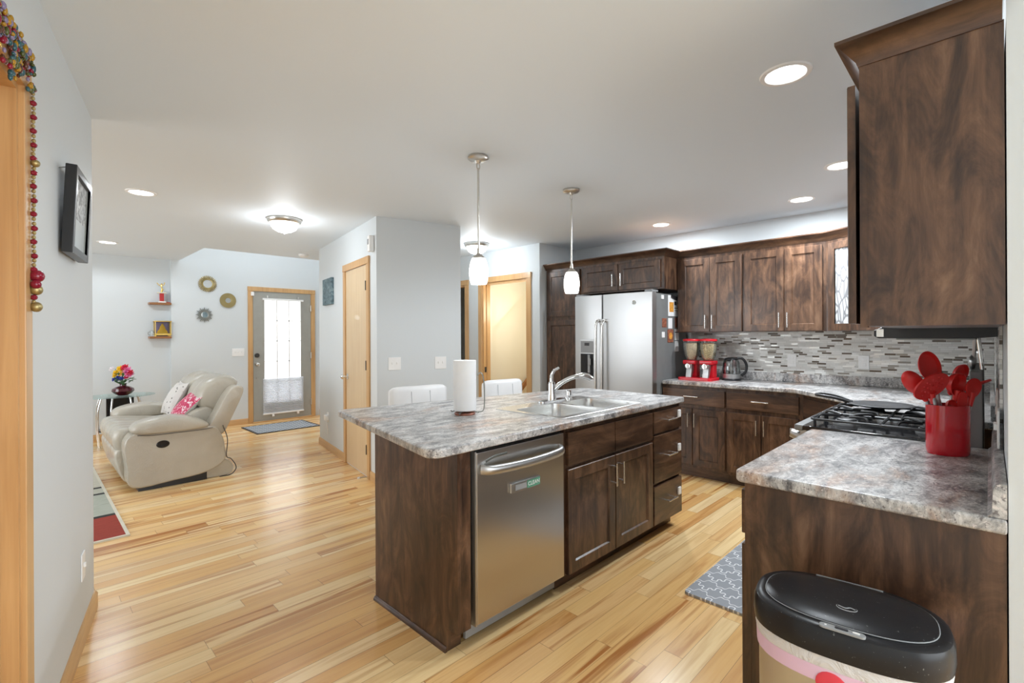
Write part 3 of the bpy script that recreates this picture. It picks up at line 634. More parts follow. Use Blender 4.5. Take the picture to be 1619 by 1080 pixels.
# sink base
t = thing('sink_base_cabinet', 'dark wood sink cabinet with two false drawer fronts over two doors', 'cabinet', (1.972, 1.577, 0))
obj('cabinet_body', B().box(0, 0.905, 0.02, 0.65, 0.1, 0.70).box(0, 0.905, 0, 0.02, 0.1, CB), 'dark_wood', t)
obj('toe_kick', B().box(0, 0.905, 0.07, 0.65, 0, 0.1), 'dark_wood_h', t)
drawer(t, 0.014, 0.455, 0.668, 0.842, False, name='false_front'); drawer(t, 0.462, 0.898, 0.668, 0.842, False, name='false_front')
door(t, 0.014, 0.455, 0.1, 0.648, 0.42, 0.545); door(t, 0.462, 0.898, 0.1, 0.648, 0.495, 0.545)
# island drawers
t = thing('drawer_cabinet', 'dark wood three drawer cabinet at the far end of the island', 'cabinet', (2.877, 1.577, 0))
body(t, 0.406, 0.65, 0, CB, True)
for z0, z1 in ((0.70, 0.842), (0.372, 0.682), (0.1, 0.35)): drawer(t, 0.01, 0.402, z0, z1, True, True)
# island top with a cut-out for the sink
IS = [(1.098, 1.53), (3.31, 1.545), (3.315, 2.442), (1.328, 2.807)]
def round_corners(pts, r, n=6):
    out = []; m = len(pts)
    for i in range(m):
        p = Vector(pts[i]); a = (Vector(pts[i - 1]) - p).normalized(); c = (Vector(pts[(i + 1) % m]) - p).normalized()
        rr = r[i] if isinstance(r, (list, tuple)) else r
        ang = a.angle(c); d = rr / math.tan(ang / 2); q0 = p + a * d; q1 = p + c * d
        ctr = p + (a + c).normalized() * (rr / math.sin(ang / 2)); v0 = q0 - ctr; v1 = q1 - ctr
        tot = v0.angle_signed(v1) if hasattr(v0, 'angle_signed') else 0
        for k in range(n + 1):
            v = v0.lerp(v1, k / n).normalized() * rr; out.append(tuple(ctr + v))
    return out
SX0, SX1, SY0, SY1 = 1.985, 2.815, 1.60, 2.12
b = B().prism(round_corners(IS, [0.055, 0.02, 0.03, 0.03]), CB, CT, 0.009, 3, which='horizontal', holes=[[(SX0 + .03, SY0 + .03), (SX1 - .03, SY0 + .03), (SX1 - .03, SY1 - .03), (SX0 + .03, SY1 - .03)]])
o = obj('island_countertop', b, 'granite_laminate'); tag(o, 'grey mottled stone-look countertop overhanging the island', 'countertop')
# sink
t = thing('double_sink', 'stainless steel double bowl sink set into the island top', 'sink', (SX0, SY0, CT))
w_, d_ = SX1 - SX0, SY1 - SY0
bowls = [(0.045, 0.43, 0.045, 0.40), (0.465, w_ - 0.045, 0.045, 0.40)]
holes = [rrect(a, c, e_, f, 0.05, 5) for a, c, e_, f in bowls]
b = B().prism(rrect(0, w_, 0, d_, 0.03, 5), 0.0, 0.005, 0.0015, 1, which='top', holes=holes); obj('rim', b, 'sink_steel', t)
for a, c, e_, f in bowls:
    b = B(); rings = []
    for z, ins, rr in ((0.004, 0, 0.05), (-0.02, 0.002, 0.05), (-0.15, 0.012, 0.055), (-0.172, 0.03, 0.06), (-0.178, 0.06, 0.06)):
        rings.append([(x, y, z) for x, y in rrect(a + ins, c - ins, e_ + ins, f - ins, rr, 5)])
    b.loft(rings, cap=False); bm = b.bm; 
    bmesh.ops.contextual_create(bm, geom=[e for e in bm.edges if e.is_boundary and all(v.co.z < -0.17 for v in e.verts)])
    o = obj('bowl', b, 'sink_steel', t)
    obj('drain', B().lathe([(0, 0.004), (0.03, 0.004), (0.042, 0.001), (0.042, -0.002)], 24, Matrix.Translation(((a + c) / 2, (e_ + f) / 2, -0.178))), 'chrome', o)
t2 = thing('kitchen_faucet', 'chrome single lever faucet with angled pull-out spout behind the sink', 'faucet', (2.46, 2.065, CT + 0.005))
b = B().prism(rrect(-0.125, 0.125, -0.028, 0.028, 0.027, 6), 0, 0.012, 0.004, 2, which='top'); obj('base_plate', b, 'chrome', t2)
b = B().lathe([(0.03, 0.01), (0.029, 0.03), (0.024, 0.06), (0.024, 0.115), (0.02, 0.13), (0, 0.134)], 24); obj('faucet_body', b, 'chrome', t2)
sp = smooth_line([(0.005, -0.004, 0.07), (0.045, -0.035, 0.115), (0.10, -0.08, 0.152), (0.16, -0.125, 0.168), (0.20, -0.155, 0.158)], 6)
b = B().tube(sp, 0.016, 14, rs=[0.018 - 0.003 * math.sin(PI * i / (len(sp) - 1)) + (0.004 if i > len(sp) - 8 else 0) for i in range(len(sp))])
s2 = obj('spout', b, 'chrome', t2)
obj('spray_head', B().tube([(0.19, -0.148, 0.163), (0.212, -0.164, 0.146), (0.216, -0.167, 0.138)], 0.02, 14, rs=[0.019, 0.021, 0.015]), 'chrome', s2)
lp = smooth_line([(0.0, 0.0, 0.125), (0.004, 0.004, 0.165), (0.022, 0.0, 0.20), (0.052, -0.02, 0.222)], 6)
obj('lever', B().tube(lp, 0.012, 12, rs=[(0.014 - 0.007 * i / (len(lp) - 1), 0.014 - 0.004 * i / (len(lp) - 1)) for i in range(len(lp))]), 'chrome', t2)
t = thing('soap_dispenser', 'short chrome cap beside the faucet on the sink deck', 'soap dispenser', (2.655, 2.075, CT + 0.005))
obj('base_collar', B().lathe([(0, 0), (0.024, 0), (0.024, 0.006), (0.019, 0.01), (0.0, 0.011)], 20), 'chrome', t)
obj('cap', B().lathe([(0.0, 0.01), (0.018, 0.01), (0.0185, 0.05), (0.016, 0.056), (0, 0.057)], 20), 'chrome', t)
# paper towels
t = thing('paper_towel_holder', 'dark wood and wire paper towel holder on the island', 'towel holder', (1.752, 2.11, CT))
obj('base', B().lathe([(0, 0), (0.056, 0), (0.06, 0.006), (0.056, 0.012), (0.0, 0.014)], 28), 'photo_brown', t)
b = B().tube(smooth_line([(0.05, -0.03, 0.012), (0.095, -0.045, 0.014), (0.105, -0.048, 0.06), (0.104, -0.047, 0.16), (0.098, -0.043, 0.215), (0.085, -0.035, 0.232), (0.072, -0.026, 0.216)], 6), 0.0035, 8)
for a in range(4):
    ca, sa = math.cos(a * PI / 2 + 0.5), math.sin(a * PI / 2 + 0.5); b.tube(smooth_line([(0.02 * ca, 0.02 * sa, 0.02), (0.05 * ca, 0.05 * sa, 0.022), (0.078 * ca, 0.078 * sa, 0.012), (0.085 * ca, 0.085 * sa, 0.02)], 4), 0.003, 6)
obj('wire_arm', b, 'pewter', t)
obj('center_post', B().cyl((0, 0, 0.014), (0, 0, 0.30), 0.006), 'iron', t)
t = thing('paper_towel_roll', 'tall white roll of paper towels standing on the island', 'paper towels', (1.752, 2.11, CT + 0.025))
prof = [(0.021, 0), (0.063, 0), (0.0645, 0.003), (0.0645, 0.277), (0.063, 0.28), (0.021, 0.28), (0.021, 0)]
obj('paper', B().lathe(prof, 40), 'paper', t)
obj('loose_sheet', B().tube([(0.0645, 0.002, 0.002), (0.0645, 0.002, 0.278)], 0.0012, 6), 'paper', t)
# bar stools
def stool(label, x, y, rz, hw=0.21):
    t = thing('bar_stool', label, 'stool', (x, y, 0), rz, group=None)
    b = B(); pr = [(0.03, 0.66), (-0.02, 0.66), (-0.03, 0.80), (-0.018, 0.94), (0.0, 0.972), (0.03, 0.965), (0.042, 0.92), (0.04, 0.8)]
    L = smooth_loop(pr, 3); rings = []; n = 16
    for i in range(n + 1):
        u = -1 + 2 * i / n; x_ = hw * u; f = (1 - abs(u) ** 6) ** 0.5 if abs(u) < 1 else 0.0
        q = 0.55 + 0.45 * f; bow = 0.02 * u * u
        rings.append([(x_, bow + (p.x - 0.005) * (0.4 + 0.6 * f), 0.80 + (p.y - 0.80) * (0.86 + 0.14 * f) - (0.0)) for p in L])
    b.loft(rings); bk = obj('backrest', b, 'white_leather', t, angle=60)
    for sx in (-0.075, 0.075): obj('backrest_seam', B().tube([(sx, -0.030, 0.70), (sx, -0.0335, 0.80), (sx, -0.0225, 0.935)], 0.0025, 6), 'grey_felt', bk)
    
    b = B(); pr = [(-0.21, 0.0), (0.0, -0.012), (0.21, 0.0), (0.23, 0.04), (0.2, 0.075), (0, 0.08), (-0.2, 0.075), (-0.23, 0.04)]
    puff(b, [(p[0], p[1] + 0.60) for p in pr], -0.40, 0.03, 0.05, 3, 5, amt=0.2); obj('seat', b, 'white_leather', t, angle=60)
    obj('pedestal', B().lathe([(0.03, 0.02), (0.03, 0.34), (0.02, 0.345), (0.02, 0.6)], 20, Matrix.Translation((0, -0.19, 0))), 'chrome', t)
    obj('base', B().lathe([(0, 0.028), (0.05, 0.024), (0.19, 0.008), (0.205, 0.0), (0, 0)], 36, Matrix.Translation((0, -0.19, 0))), 'chrome', t)
    obj('footrest', B().tube([(0.14 * math.cos(a), -0.19 + 0.14 * math.sin(a), 0.26) for a in [R(i * 15) for i in range(24)]], 0.01, 8, cyclic=True).cyl((-0.14, -0.19, 0.26), (0.14, -0.19, 0.26), 0.008, 8), 'chrome', t)
    return t
sa = math.atan2(-0.365, 1.984)
stool('white padded bar stool nearer the closet block, left of the paper towels', 2.10, 3.06, sa, 0.232)
stool('white padded bar stool behind the faucet, right of the paper towels', 2.88, 2.95, sa, 0.20)

# --- back run base cabinets (front faces -X), local x = towards smaller Y
def backcab(name, label, ytop, w_): return thing(name, label, 'cabinet', (4.42, ytop, 0), R(-90))
t = backcab('base_cabinet', 'dark wood base cabinet next to the refrigerator with one drawer and two doors', 2.29, 0.61)
body(t, 0.608, 0.565, 0, CB, True)
drawer(t, 0.01, 0.602, 0.69, 0.835); door(t, 0.01, 0.303, 0.125, 0.655, 0.275, 0.55); door(t, 0.309, 0.602, 0.125, 0.655, 0.337, 0.55)
t = backcab('base_cabinet', 'dark wood base cabinet near the range with one drawer and two doors', 1.68, 0.61)
body(t, 0.608, 0.565, 0, CB, True)
drawer(t, 0.01, 0.58, 0.69, 0.835); door(t, 0.01, 0.292, 0.125, 0.655, 0.265, 0.55); door(t, 0.298, 0.58, 0.125, 0.655, 0.326, 0.55)
# diagonal corner base
t = thing('corner_base_cabinet', 'angled dark wood corner base cabinet between the back run and the range', 'cabinet', (0, 0, 0))
b = B().prism([(4.42, 1.07), (4.99, 1.07), (4.99, -0.02), (3.87, -0.02), (3.87, 0.57)], 0.1, CB); obj('cabinet_body', b, 'dark_wood', t)
obj('toe_kick', B().prism([(4.49, 1.06), (4.99, 1.06), (4.99, -0.02), (3.88, -0.02), (3.88, 0.50)], 0, 0.1), 'dark_wood_h', t)
dg = math.atan2(0.57 - 1.07, 3.87 - 4.42); dl = math.hypot(0.5, 0.55)
for nm, z0, z1 in (('drawer', 0.69, 0.835), ('door', 0.125, 0.655)):
    bb = B().box(0.03, dl - 0.03, -0.02, 0, z0, z1, 0.003) if nm == 'drawer' else shaker(dl - 0.06, z1 - z0)
    M_ = Matrix.Translation((4.42, 1.07, 0 if nm == 'drawer' else z0)) @ Matrix.Rotation(dg, 4, 'Z')
    if nm == 'door': M_ = M_ @ Matrix.Translation((0.03, 0, 0))
    bb.bm.transform(M_); obj(nm, bb, 'dark_wood_h' if nm == 'drawer' else 'dark_wood', t)
# back counter top, L-shaped with a diagonal front, and its backsplash curb
poly = [(4.38, 2.272), (4.998, 2.272), (4.998, -0.028), (3.375, -0.028), (3.375, 0.60), (3.85, 0.60), (4.38, 1.12)]
o = obj('corner_countertop', B().prism(poly, CB, CT, 0.009, 3, which='horizontal'), 'granite_laminate'); tag(o, 'grey mottled countertop turning the far corner under the wall cabinets', 'countertop')
o = obj('backsplash_curb', B().box(4.974, 4.9875, -0.02, 2.26, CT + 0.0005, 0.985, 0.005).box(3.40, 4.9735, -0.0205, 0.0, CT + 0.0005, 0.985, 0.005), 'granite_laminate'); tag(o, 'grey mottled upstand below the mosaic along the far kitchen corner', 'backsplash')
# right run near cabinet
t = thing('peninsula_base_cabinet', 'dark wood base cabinet with a broad end panel behind the trash can', 'cabinet', (2.60, 0.57, 0), R(180))
obj('cabinet_body', B().box(0, 0.928, 0, 0.59, 0.1, CB), 'dark_wood', t)
obj('toe_kick', B().box(0, 0.928, 0.07, 0.59, 0, 0.1), 'dark_wood_h', t)
obj('end_panel', B().box(0.928, 0.946, 0.018, 0.597, 0, CB), 'dark_wood', t)
obj('front_stile', B().box(0.905, 0.947, -0.001, 0.018, 0.0, CB, 0.001), 'dark_wood', t)
drawer(t, 0.01, 0.45, 0.69, 0.835); drawer(t, 0.47, 0.922, 0.69, 0.835)
door(t, 0.01, 0.45, 0.125, 0.655, 0.41, 0.55); door(t, 0.47, 0.922, 0.125, 0.655, 0.51, 0.55)
b = B().prism(round_corners([(1.636, 0.60), (1.636, -0.028), (2.60, -0.028), (2.60, 0.60)], [0.03, 0.004, 0.004, 0.01]), CB, CT, 0.009, 3, which='horizontal')
o = obj('peninsula_countertop', b, 'granite_laminate'); tag(o, 'grey and rust mottled countertop in the right foreground under the red crock', 'countertop')
b = B(); b.sweep([(2.60, -0.028), (1.64, -0.028)], [(0.0, CT + 0.0005), (0.034, CT + 0.0005), (0.026, CT + 0.009), (0.024, CT + 0.065), (0.020, CT + 0.078), (0.010, CT + 0.083), (0.0, CT + 0.083)])
o = obj('backsplash_curb', b, 'granite_laminate'); tag(o, 'rounded mottled upstand beside the red crock at the right wall', 'backsplash')

# --- wall cabinets
UZ0, UZ1 = 1.37, 2.10
t = thing('wall_cabinet', 'dark wood two door wall cabinet above the kettle, next to the refrigerator', 'cabinet', (4.67, 2.25, 0), R(-90)); body(t, 0.635, 0.325, UZ0, UZ1 + 0.02)
door(t, 0.03, 0.328, UZ0 + 0.005, UZ1 - 0.01, 0.297, UZ0 + 0.10); door(t, 0.332, 0.625, UZ0 + 0.005, UZ1 - 0.01, 0.363, UZ0 + 0.10)
t = thing('wall_cabinet', 'dark wood two door wall cabinet beside the etched glass corner cabinet', 'cabinet', (4.67, 1.615, 0), R(-90)); body(t, 0.65, 0.325, UZ0, UZ1 + 0.02)
door(t, 0.012, 0.341, UZ0 + 0.005, UZ1 - 0.01, 0.31, UZ0 + 0.10); door(t, 0.345, 0.63, UZ0 + 0.005, UZ1 - 0.01, 0.376, UZ0 + 0.10)
# corner cabinet with etched glass door
t = thing('corner_wall_cabinet', 'angled dark wood corner wall cabinet with an etched glass door', 'cabinet', (0, 0, 0))
ca, cb = Vector((4.67, 0.95)), Vector((4.30, 0.30)); cd = (cb - ca).normalized(); cl = (cb - ca).length
obj('cabinet_body', B().prism([(4.67, 0.964), (4.995, 0.964), (4.995, -0.025), (4.30, -0.025), (4.30, 0.30), (4.67, 0.95)], UZ0, UZ1 + 0.02), 'dark_wood', t)
CM = Matrix.Translation((ca.x, ca.y, 0)) @ Matrix.Rotation(math.atan2(cd.y, cd.x), 4, 'Z')
b = B(); x0, x1, z0, z1, f = 0.02, cl - 0.02, UZ0 + 0.005, UZ1 - 0.01, 0.055
b.box(x0, x0 + f, -0.02, 0, z0, z1, 0.002, M=CM).box(x1 - f, x1, -0.02, 0, z0, z1, 0.002, M=CM).box(x0 + f, x1 - f, -0.02, 0, z0, z0 + f, 0.002, M=CM).box(x0 + f, x1 - f, -0.02, 0, z1 - f, z1, 0.002, M=CM)
dr_ = obj('door', b, 'dark_wood', t)
obj('glass_pane', B().box(x0 + f, x1 - f, -0.008, -0.004, z0 + f, z1 - f, M=CM), 'etched_glass', dr_)
# near wall cabinet at the right edge, then the one over the hood
t = thing('wall_cabinet', 'large dark wood wall cabinet end panel at the upper right edge', 'cabinet', (2.60, 0.257, 0), R(180))
obj('cabinet_body', B().box(0, 0.93, 0.0, 0.283, UZ0, UZ1), 'dark_wood', t)
obj('end_panel', B().box(0.93, 0.95, 0.016, 0.284, UZ0, UZ1), 'dark_wood', t)
obj('front_stile', B().box(0.925, 0.951, -0.001, 0.016, UZ0 - 0.004, UZ1), 'dark_wood', t)
door(t, 0.01, 0.455, UZ0 + 0.008, UZ1 - 0.045, 0.425, UZ0 + 0.1, -0.012); door(t, 0.462, 0.938, UZ0 + 0.008, UZ1 - 0.045, 0.50, UZ0 + 0.1, -0.012)
t = thing('wall_cabinet', 'short dark wood wall cabinet above the range hood', 'cabinet', (3.37, 0.257, 0), R(180)); body(t, 0.768, 0.283, 1.46, UZ1)
door(t, 0.01, 0.38, 1.465, UZ1 - 0.045); door(t, 0.388, 0.758, 1.465, UZ1 - 0.045)
t = thing('wall_cabinet', 'dark wood wall cabinet between the hood cabinet and the etched glass corner cabinet', 'cabinet', (4.295, 0.257, 0), R(180)); body(t, 0.922, 0.283, UZ0, UZ1)
door(t, 0.01, 0.455, UZ0 + 0.005, UZ1 - 0.045); door(t, 0.462, 0.91, UZ0 + 0.005, UZ1 - 0.045)
# tall pantry and over-refrigerator cabinet
t = thing('pantry_cabinet', 'tall dark wood pantry cabinet left of the refrigerator', 'cabinet', (4.40, 3.765, 0), R(-90)); body(t, 0.515, 0.59, 0, UZ1 + 0.02, True)
door(t, 0.025, 0.50, 0.11, 1.52, None, None); door(t, 0.025, 0.50, 1.565, UZ1 - 0.01, None, None)
t = thing('bridge_cabinet', 'short dark wood two door cabinet above the refrigerator', 'cabinet', (4.40, 3.25, 0), R(-90)); body(t, 0.993, 0.59, 1.80, UZ1 + 0.02)
door(t, 0.02, 0.478, 1.815, UZ1 - 0.01, 0.43, 1.92); door(t, 0.486, 0.955, 1.815, UZ1 - 0.01, 0.53, 1.92)
# crown mouldings
CP = [(0.0, 0.0), (0.006, 0.0), (0.010, 0.012), (0.045, 0.055), (0.052, 0.058), (0.052, 0.068), (0.0, 0.068)]
def crown(name, path, z, label):
    o = obj(name, B().sweep(path, [(u, z + h) for u, h in CP]), 'dark_wood_h'); tag(o, label, 'moulding'); return o
crown('crown_molding', [(4.29, 0.255), (1.652, 0.255), (1.652, -0.024)], UZ1 - 0.004, 'dark crown moulding on the nearest wall cabinet at upper right')
crown('crown_molding', [(4.40, 3.776), (4.40, 2.257), (4.672, 2.257), (4.672, 0.952), (4.31, 0.312)], UZ1 + 0.018, 'dark crown moulding running over the pantry and the back wall cabinets')
# mosaic backsplash sheets
struct('wall_backsplash', B().box(4.988, 4.999, -0.029, 2.27, 0.97, 1.37).box(2.2, 4.985, -0.029, -0.0215, 0.99, 1.372).box(2.61, 3.36, -0.029, -0.0215, 0.90, 0.988), 'mosaic_tile', 'grey white and brown mosaic tile backsplash', 'backsplash')
# ------------------------------------------------------------------ appliances
# range
t = thing('gas_range', 'black and steel gas range with iron grates set between the countertops', 'stove', (2.607, 0.62, 0))
RW = 0.755
obj('oven_body', B().box(0, RW, -0.60, 0.0, 0.02, 0.895), 'fridge_side', t)
obj('oven_door', B().box(0.01, RW - 0.01, 0.0, 0.035, 0.16, 0.74, 0.006), 'stainless', t)
obj('oven_handle', B().cyl((0.06, 0.075, 0.70), (RW - 0.06, 0.075, 0.70), 0.012).cyl((0.09, 0.03, 0.70), (0.09, 0.075, 0.70), 0.009).cyl((RW - 0.09, 0.03, 0.70), (RW - 0.09, 0.075, 0.70), 0.009), 'stainless_light', t)
cp = obj('control_panel', B().prism([(0.0, 0.76), (0.04, 0.76), (0.05, 0.80), (0.02, 0.90), (0.0, 0.905)], 0, RW, M=Matrix(((0, 0, 1, 0), (1, 0, 0, 0), (0, 1, 0, 0), (0, 0, 0, 1)))), 'stainless_light', t)
for i in range(5):
    x = 0.07 + i * (RW - 0.14) / 4
    obj('knob', B().cyl((x, 0.035, 0.845), (x, 0.082, 0.86), 0.024, 20, 0.021).box(x - 0.004, x + 0.004, 0.06, 0.088, 0.84, 0.88, 0.002), 'stainless_light', cp)
obj('cooktop', B().prism(round_corners([(-0.006, 0.035), (-0.006, -0.56), (RW + 0.006, -0.56), (RW + 0.006, 0.035)], 0.02), 0.893, 0.915, 0.006, 2, which='top'), 'black_gloss', t)
obj('front_trim', B().box(-0.006, RW + 0.006, 0.01, 0.05, 0.888, 0.917, 0.006), 'fridge_side', t)
burn = [(0.17, -0.13, 0.045), (0.17, -0.43, 0.036), (RW / 2, -0.28, 0.05), (RW - 0.17, -0.13, 0.05), (RW - 0.17, -0.43, 0.036)]
for x, y, r in burn:
    o = obj('burner', B().lathe([(0, 0.914), (r + 0.012, 0.914), (r + 0.01, 0.924), (r, 0.926), (r, 0.934), (0, 0.936)], 24, Matrix.Translation((x, y, 0))), 'grey_plastic', t)
    obj('burner_cap', B().lathe([(0, 0.934), (r - 0.004, 0.934), (r - 0.004, 0.94), (r - 0.012, 0.943), (0, 0.944)], 24, Matrix.Translation((x, y, 0))), 'iron', o)
def grate(x0, x1, y0, y1, cs):
    b = B(); z = 0.955; r = 0.0065
    def bar(p, q): b.tube([p, q], r, 6)
    ring = rrect(x0, x1, y0, y1, 0.03, 3); b.tube([(x, y, 0.945) for x, y in ring], r, 6, cyclic=True)
    for cx, cy in cs:
        for k in range(4):
            a = R(45 + 90 * k); c_, s_ = math.cos(a), math.sin(a)
            ex = cx + c_ * 0.12; ey = cy + s_ * 0.14
            ex = min(max(ex, x0), x1); ey = min(max(ey, y0), y1)
            b.tube(smooth_line([(ex, ey, 0.943), (ex - c_ * 0.015, ey - s_ * 0.015, 0.962), (cx + c_ * 0.07, cy + s_ * 0.07, 0.962), (cx + c_ * 0.028, cy + s_ * 0.028, 0.957)], 3), r, 6)
    for x in (x0 + 0.015, x1 - 0.015):
        for y in (y0 + 0.015, y1 - 0.015): b.cyl((x, y, 0.914), (x, y, 0.946), r, 6)
    if len(cs) > 1: bar((x0, (y0 + y1) / 2, 0.948), (x1, (y0 + y1) / 2, 0.948))
    return b
obj('grate', grate(0.03, 0.265, -0.545, -0.01, [(0.15, -0.13), (0.15, -0.43)]), 'iron', t)
obj('grate', grate(0.275, RW - 0.275, -0.545, -0.01, [(RW / 2, -0.14), (RW / 2, -0.42)]), 'iron', t)
obj('grate', grate(RW - 0.265, RW - 0.03, -0.545, -0.01, [(RW - 0.15, -0.13), (RW - 0.15, -0.43)]), 'iron', t)
bg = obj('backguard', B().box(-0.004, RW + 0.004, -0.60, -0.562, 0.88, 1.20, 0.006), 'fridge_side', t)
obj('control_display', B().box(0.2, RW - 0.2, -0.5625, -0.5605, 1.06, 1.17), 'black_gloss', bg)
t = thing('griddle_pan', 'flat round black griddle with a loop handle on the far burners', 'pan', (3.12, 0.40, 0.9705))
obj('pan_plate', B().lathe([(0, 0.004), (0.10, 0.004), (0.135, 0.014), (0.14, 0.012), (0.105, 0.0), (0, 0)], 36), 'iron', t)
obj('loop_handle', B().tube(smooth_line([(0.02, 0.13, 0.012), (0.035, 0.20, 0.035), (0.02, 0.27, 0.045), (-0.01, 0.29, 0.04), (-0.04, 0.26, 0.04), (-0.03, 0.19, 0.03), (-0.02, 0.13, 0.012)], 6), 0.008, 8), 'iron', t)
# hood
t = thing('range_hood', 'slim black under-cabinet range hood above the stove', 'range hood', (2.607, 0.0, 0))
b = B().prism([(-0.028, 1.458), (-0.028, 1.335), (0.05, 1.328), (0.345, 1.328), (0.36, 1.338), (0.36, 1.362), (0.30, 1.392), (0.24, 1.458)], 0, 0.755, 0.004, 2, M=Matrix(((0, 0, 1, 0), (1, 0, 0, 0), (0, 1, 0, 0), (0, 0, 0, 1))))
obj('hood_shell', b, 'black_plastic', t)
obj('filter_panel', B().box(0.06, 0.695, 0.04, 0.29, 1.322, 1.329, 0.002), 'pewter', t)
obj('end_clip', B().box(-0.004, 0.002, 0.325, 0.35, 1.335, 1.368), 'bright_pull', t)
# refrigerator
t = thing('refrigerator', 'stainless steel side by side refrigerator with dispenser between pantry and counter', 'refrigerator', (4.22, 3.215, 0), R(-90))
FW = 0.925
obj('cabinet_shell', B().box(0.004, FW - 0.004, 0.085, 0.745, 0.02, 1.755, 0.006), 'fridge_side', t)
def fdoor(x0, x1):
    pts = [(x0, 0.08), (x0, 0.018), (x0 + 0.006, 0.006)] + [(x0 + 0.02 + (x1 - x0 - 0.04) * i / 10, 0.004 - 0.016 * math.sin(PI * i / 10)) for i in range(11)] + [(x1 - 0.006, 0.006), (x1, 0.018), (x1, 0.08)]
    return B().prism(pts, 0.06, 1.765, 0.004, 2, which='horizontal')
dl_ = obj('door', fdoor(0.0, 0.352), 'stainless_light', t); dr2 = obj('door', fdoor(0.360, FW), 'stainless_light', t)
for dd_, x in ((dl_, 0.318), (dr2, 0.394)):
    b = B(); pts = smooth_line([(x, -0.008, 1.50), (x, -0.045, 1.475), (x, -0.058, 1.40), (x, -0.066, 1.05), (x, -0.058, 0.55), (x, -0.045, 0.47), (x, -0.008, 0.445)], 6)
    b.tube(pts, 0.014, 12, rs=[(0.015, 0.013)] * len(pts)); b.cyl((x, 0.0, 1.495), (x, -0.03, 1.495), 0.018, 12).cyl((x, 0.0, 0.45), (x, -0.03, 0.45), 0.018, 12)
    obj('handle', b, 'bright_pull', dd_)
b = B().box(0.088, 0.272, -0.022, -0.006, 0.885, 1.30, 0.005); o = obj('dispenser_frame', b, 'stainless_light', dl_)
b = B().box(0.098, 0.262, -0.0245, -0.02, 1.16, 1.285, 0.002); obj('dispenser_panel', b, 'grey_plastic', dl_)
b = B().box(0.15, 0.21, -0.026, -0.024, 1.235, 1.265); obj('dispenser_display', b, 'ink', dl_)
b = B().box(0.098, 0.262, -0.0245, -0.021, 0.90, 1.15); obj('dispenser_recess', b, 'black_gloss', dl_)
obj('dispenser_paddle', B().box(0.195, 0.225, -0.036, -0.024, 0.95, 1.14, 0.004).box(0.205, 0.24, -0.045, -0.03, 1.03, 1.10, 0.006), 'grey_plastic', dl_)
b = B().lathe([(0.0, 0), (0.021, 0), (0.021, 0.004), (0.0, 0.004)], 24, Matrix.Translation((0.735, -0.0085, 1.665)) @ Matrix.Rotation(R(90), 4, 'X')); o = obj('round_badge', b, 'pewter', dr2); o['label'] = 'small round maker emblem'
obj('emblem', B().tube([(0.735 + 0.017 * math.cos(R(a * 15)), -0.0128, 1.665 + 0.017 * math.sin(R(a * 15))) for a in range(24)], 0.002, 5, cyclic=True).tube([(0.735 + 0.008 * math.cos(R(40 + a * 25)), -0.0128, 1.667 + 0.008 * math.sin(R(40 + a * 25))) for a in range(11)], 0.0018, 5), 'chrome', o)
obj('hinge_cover', B().box(0.83, FW - 0.01, 0.02, 0.14, 1.764, 1.785, 0.006).box(0.01, 0.1, 0.02, 0.14, 1.764, 1.785, 0.006), 'grey_plastic', t)
obj('base_grille', B().box(0.01, FW - 0.01, 0.05, 0.09, 0.0, 0.06), 'grey_plastic', t)
# things held on the refrigerator's side (world plane Y = 2.286)
FY = 3.215 - FW + 0.0035
def stuck(name, label, cat, px0, px1, z0, z1, mat, th=0.003, extra=None):
    t = thing(name, label, cat, ((px0 + px1) / 2, FY, (z0 + z1) / 2), 0, group=None)
    w2, h2 = (px1 - px0) / 2, (z1 - z0) / 2
    obj('sheet' if th < 0.005 else 'plate', B().box(-w2, w2, -th, 0, -h2, h2, min(th, 0.002) * 0.4, 1), mat, t)
    if extra: extra(t, w2, h2, th)
    return t
def sheet_print(t, w2, h2, th):
    obj('picture', B().box(-w2 * 0.8, -w2 * 0.1, -th - 0.0012, -th, -h2 * 0.6, h2 * 0.35), 'photo_orange', t)
    obj('printed_lines', B().box(w2 * 0.05, w2 * 0.4, -th - 0.0012, -th, h2 * 0.1, h2 * 0.45).box(w2 * 0.55, w2 * 0.8, -th - 0.0012, -th, h2 * 0.2, h2 * 0.7).box(w2 * 0.05, w2 * 0.8, -th - 0.0012, -th, -h2 * 0.25, -h2 * 0.18).box(w2 * 0.05, w2 * 0.8, -th - 0.0012, -th, -h2 * 0.45, -h2 * 0.4), 'ink', t)
stuck('paper_notice', 'large white printed paper clipped high on the refrigerator side', 'paper', 4.545, 4.80, 1.535, 1.745, 'paper', 0.002, sheet_print)
t = thing('magnet_clip', 'black bar magnet clip holding the big paper', 'magnet', (4.67, FY - 0.003, 1.725)); obj('bar', B().box(-0.07, 0.07, -0.016, 0.0, -0.018, 0.018, 0.004, M=rot('Y', 12)), 'black_plastic', t)
stuck('magnet', 'round white magnet in the top front corner of the refrigerator side', 'magnet', 4.40, 4.45, 1.70, 1.74, 'white_plastic', 0.007)
stuck('photograph', 'small brown photograph left of the white card on the refrigerator side', 'photo', 4.42, 4.51, 1.42, 1.51, 'photo_brown')
stuck('card', 'white card between two photographs on the refrigerator side', 'card', 4.545, 4.63, 1.41, 1.515, 'paper')
stuck('photograph', 'tiny pinkish photograph right of the white card on the refrigerator side', 'photo', 4.69, 4.74, 1.42, 1.52, 'photo_brown')
stuck('magnet', 'small white square magnet below the brown photograph', 'magnet', 4.41, 4.465, 1.32, 1.375, 'white_plastic', 0.006)
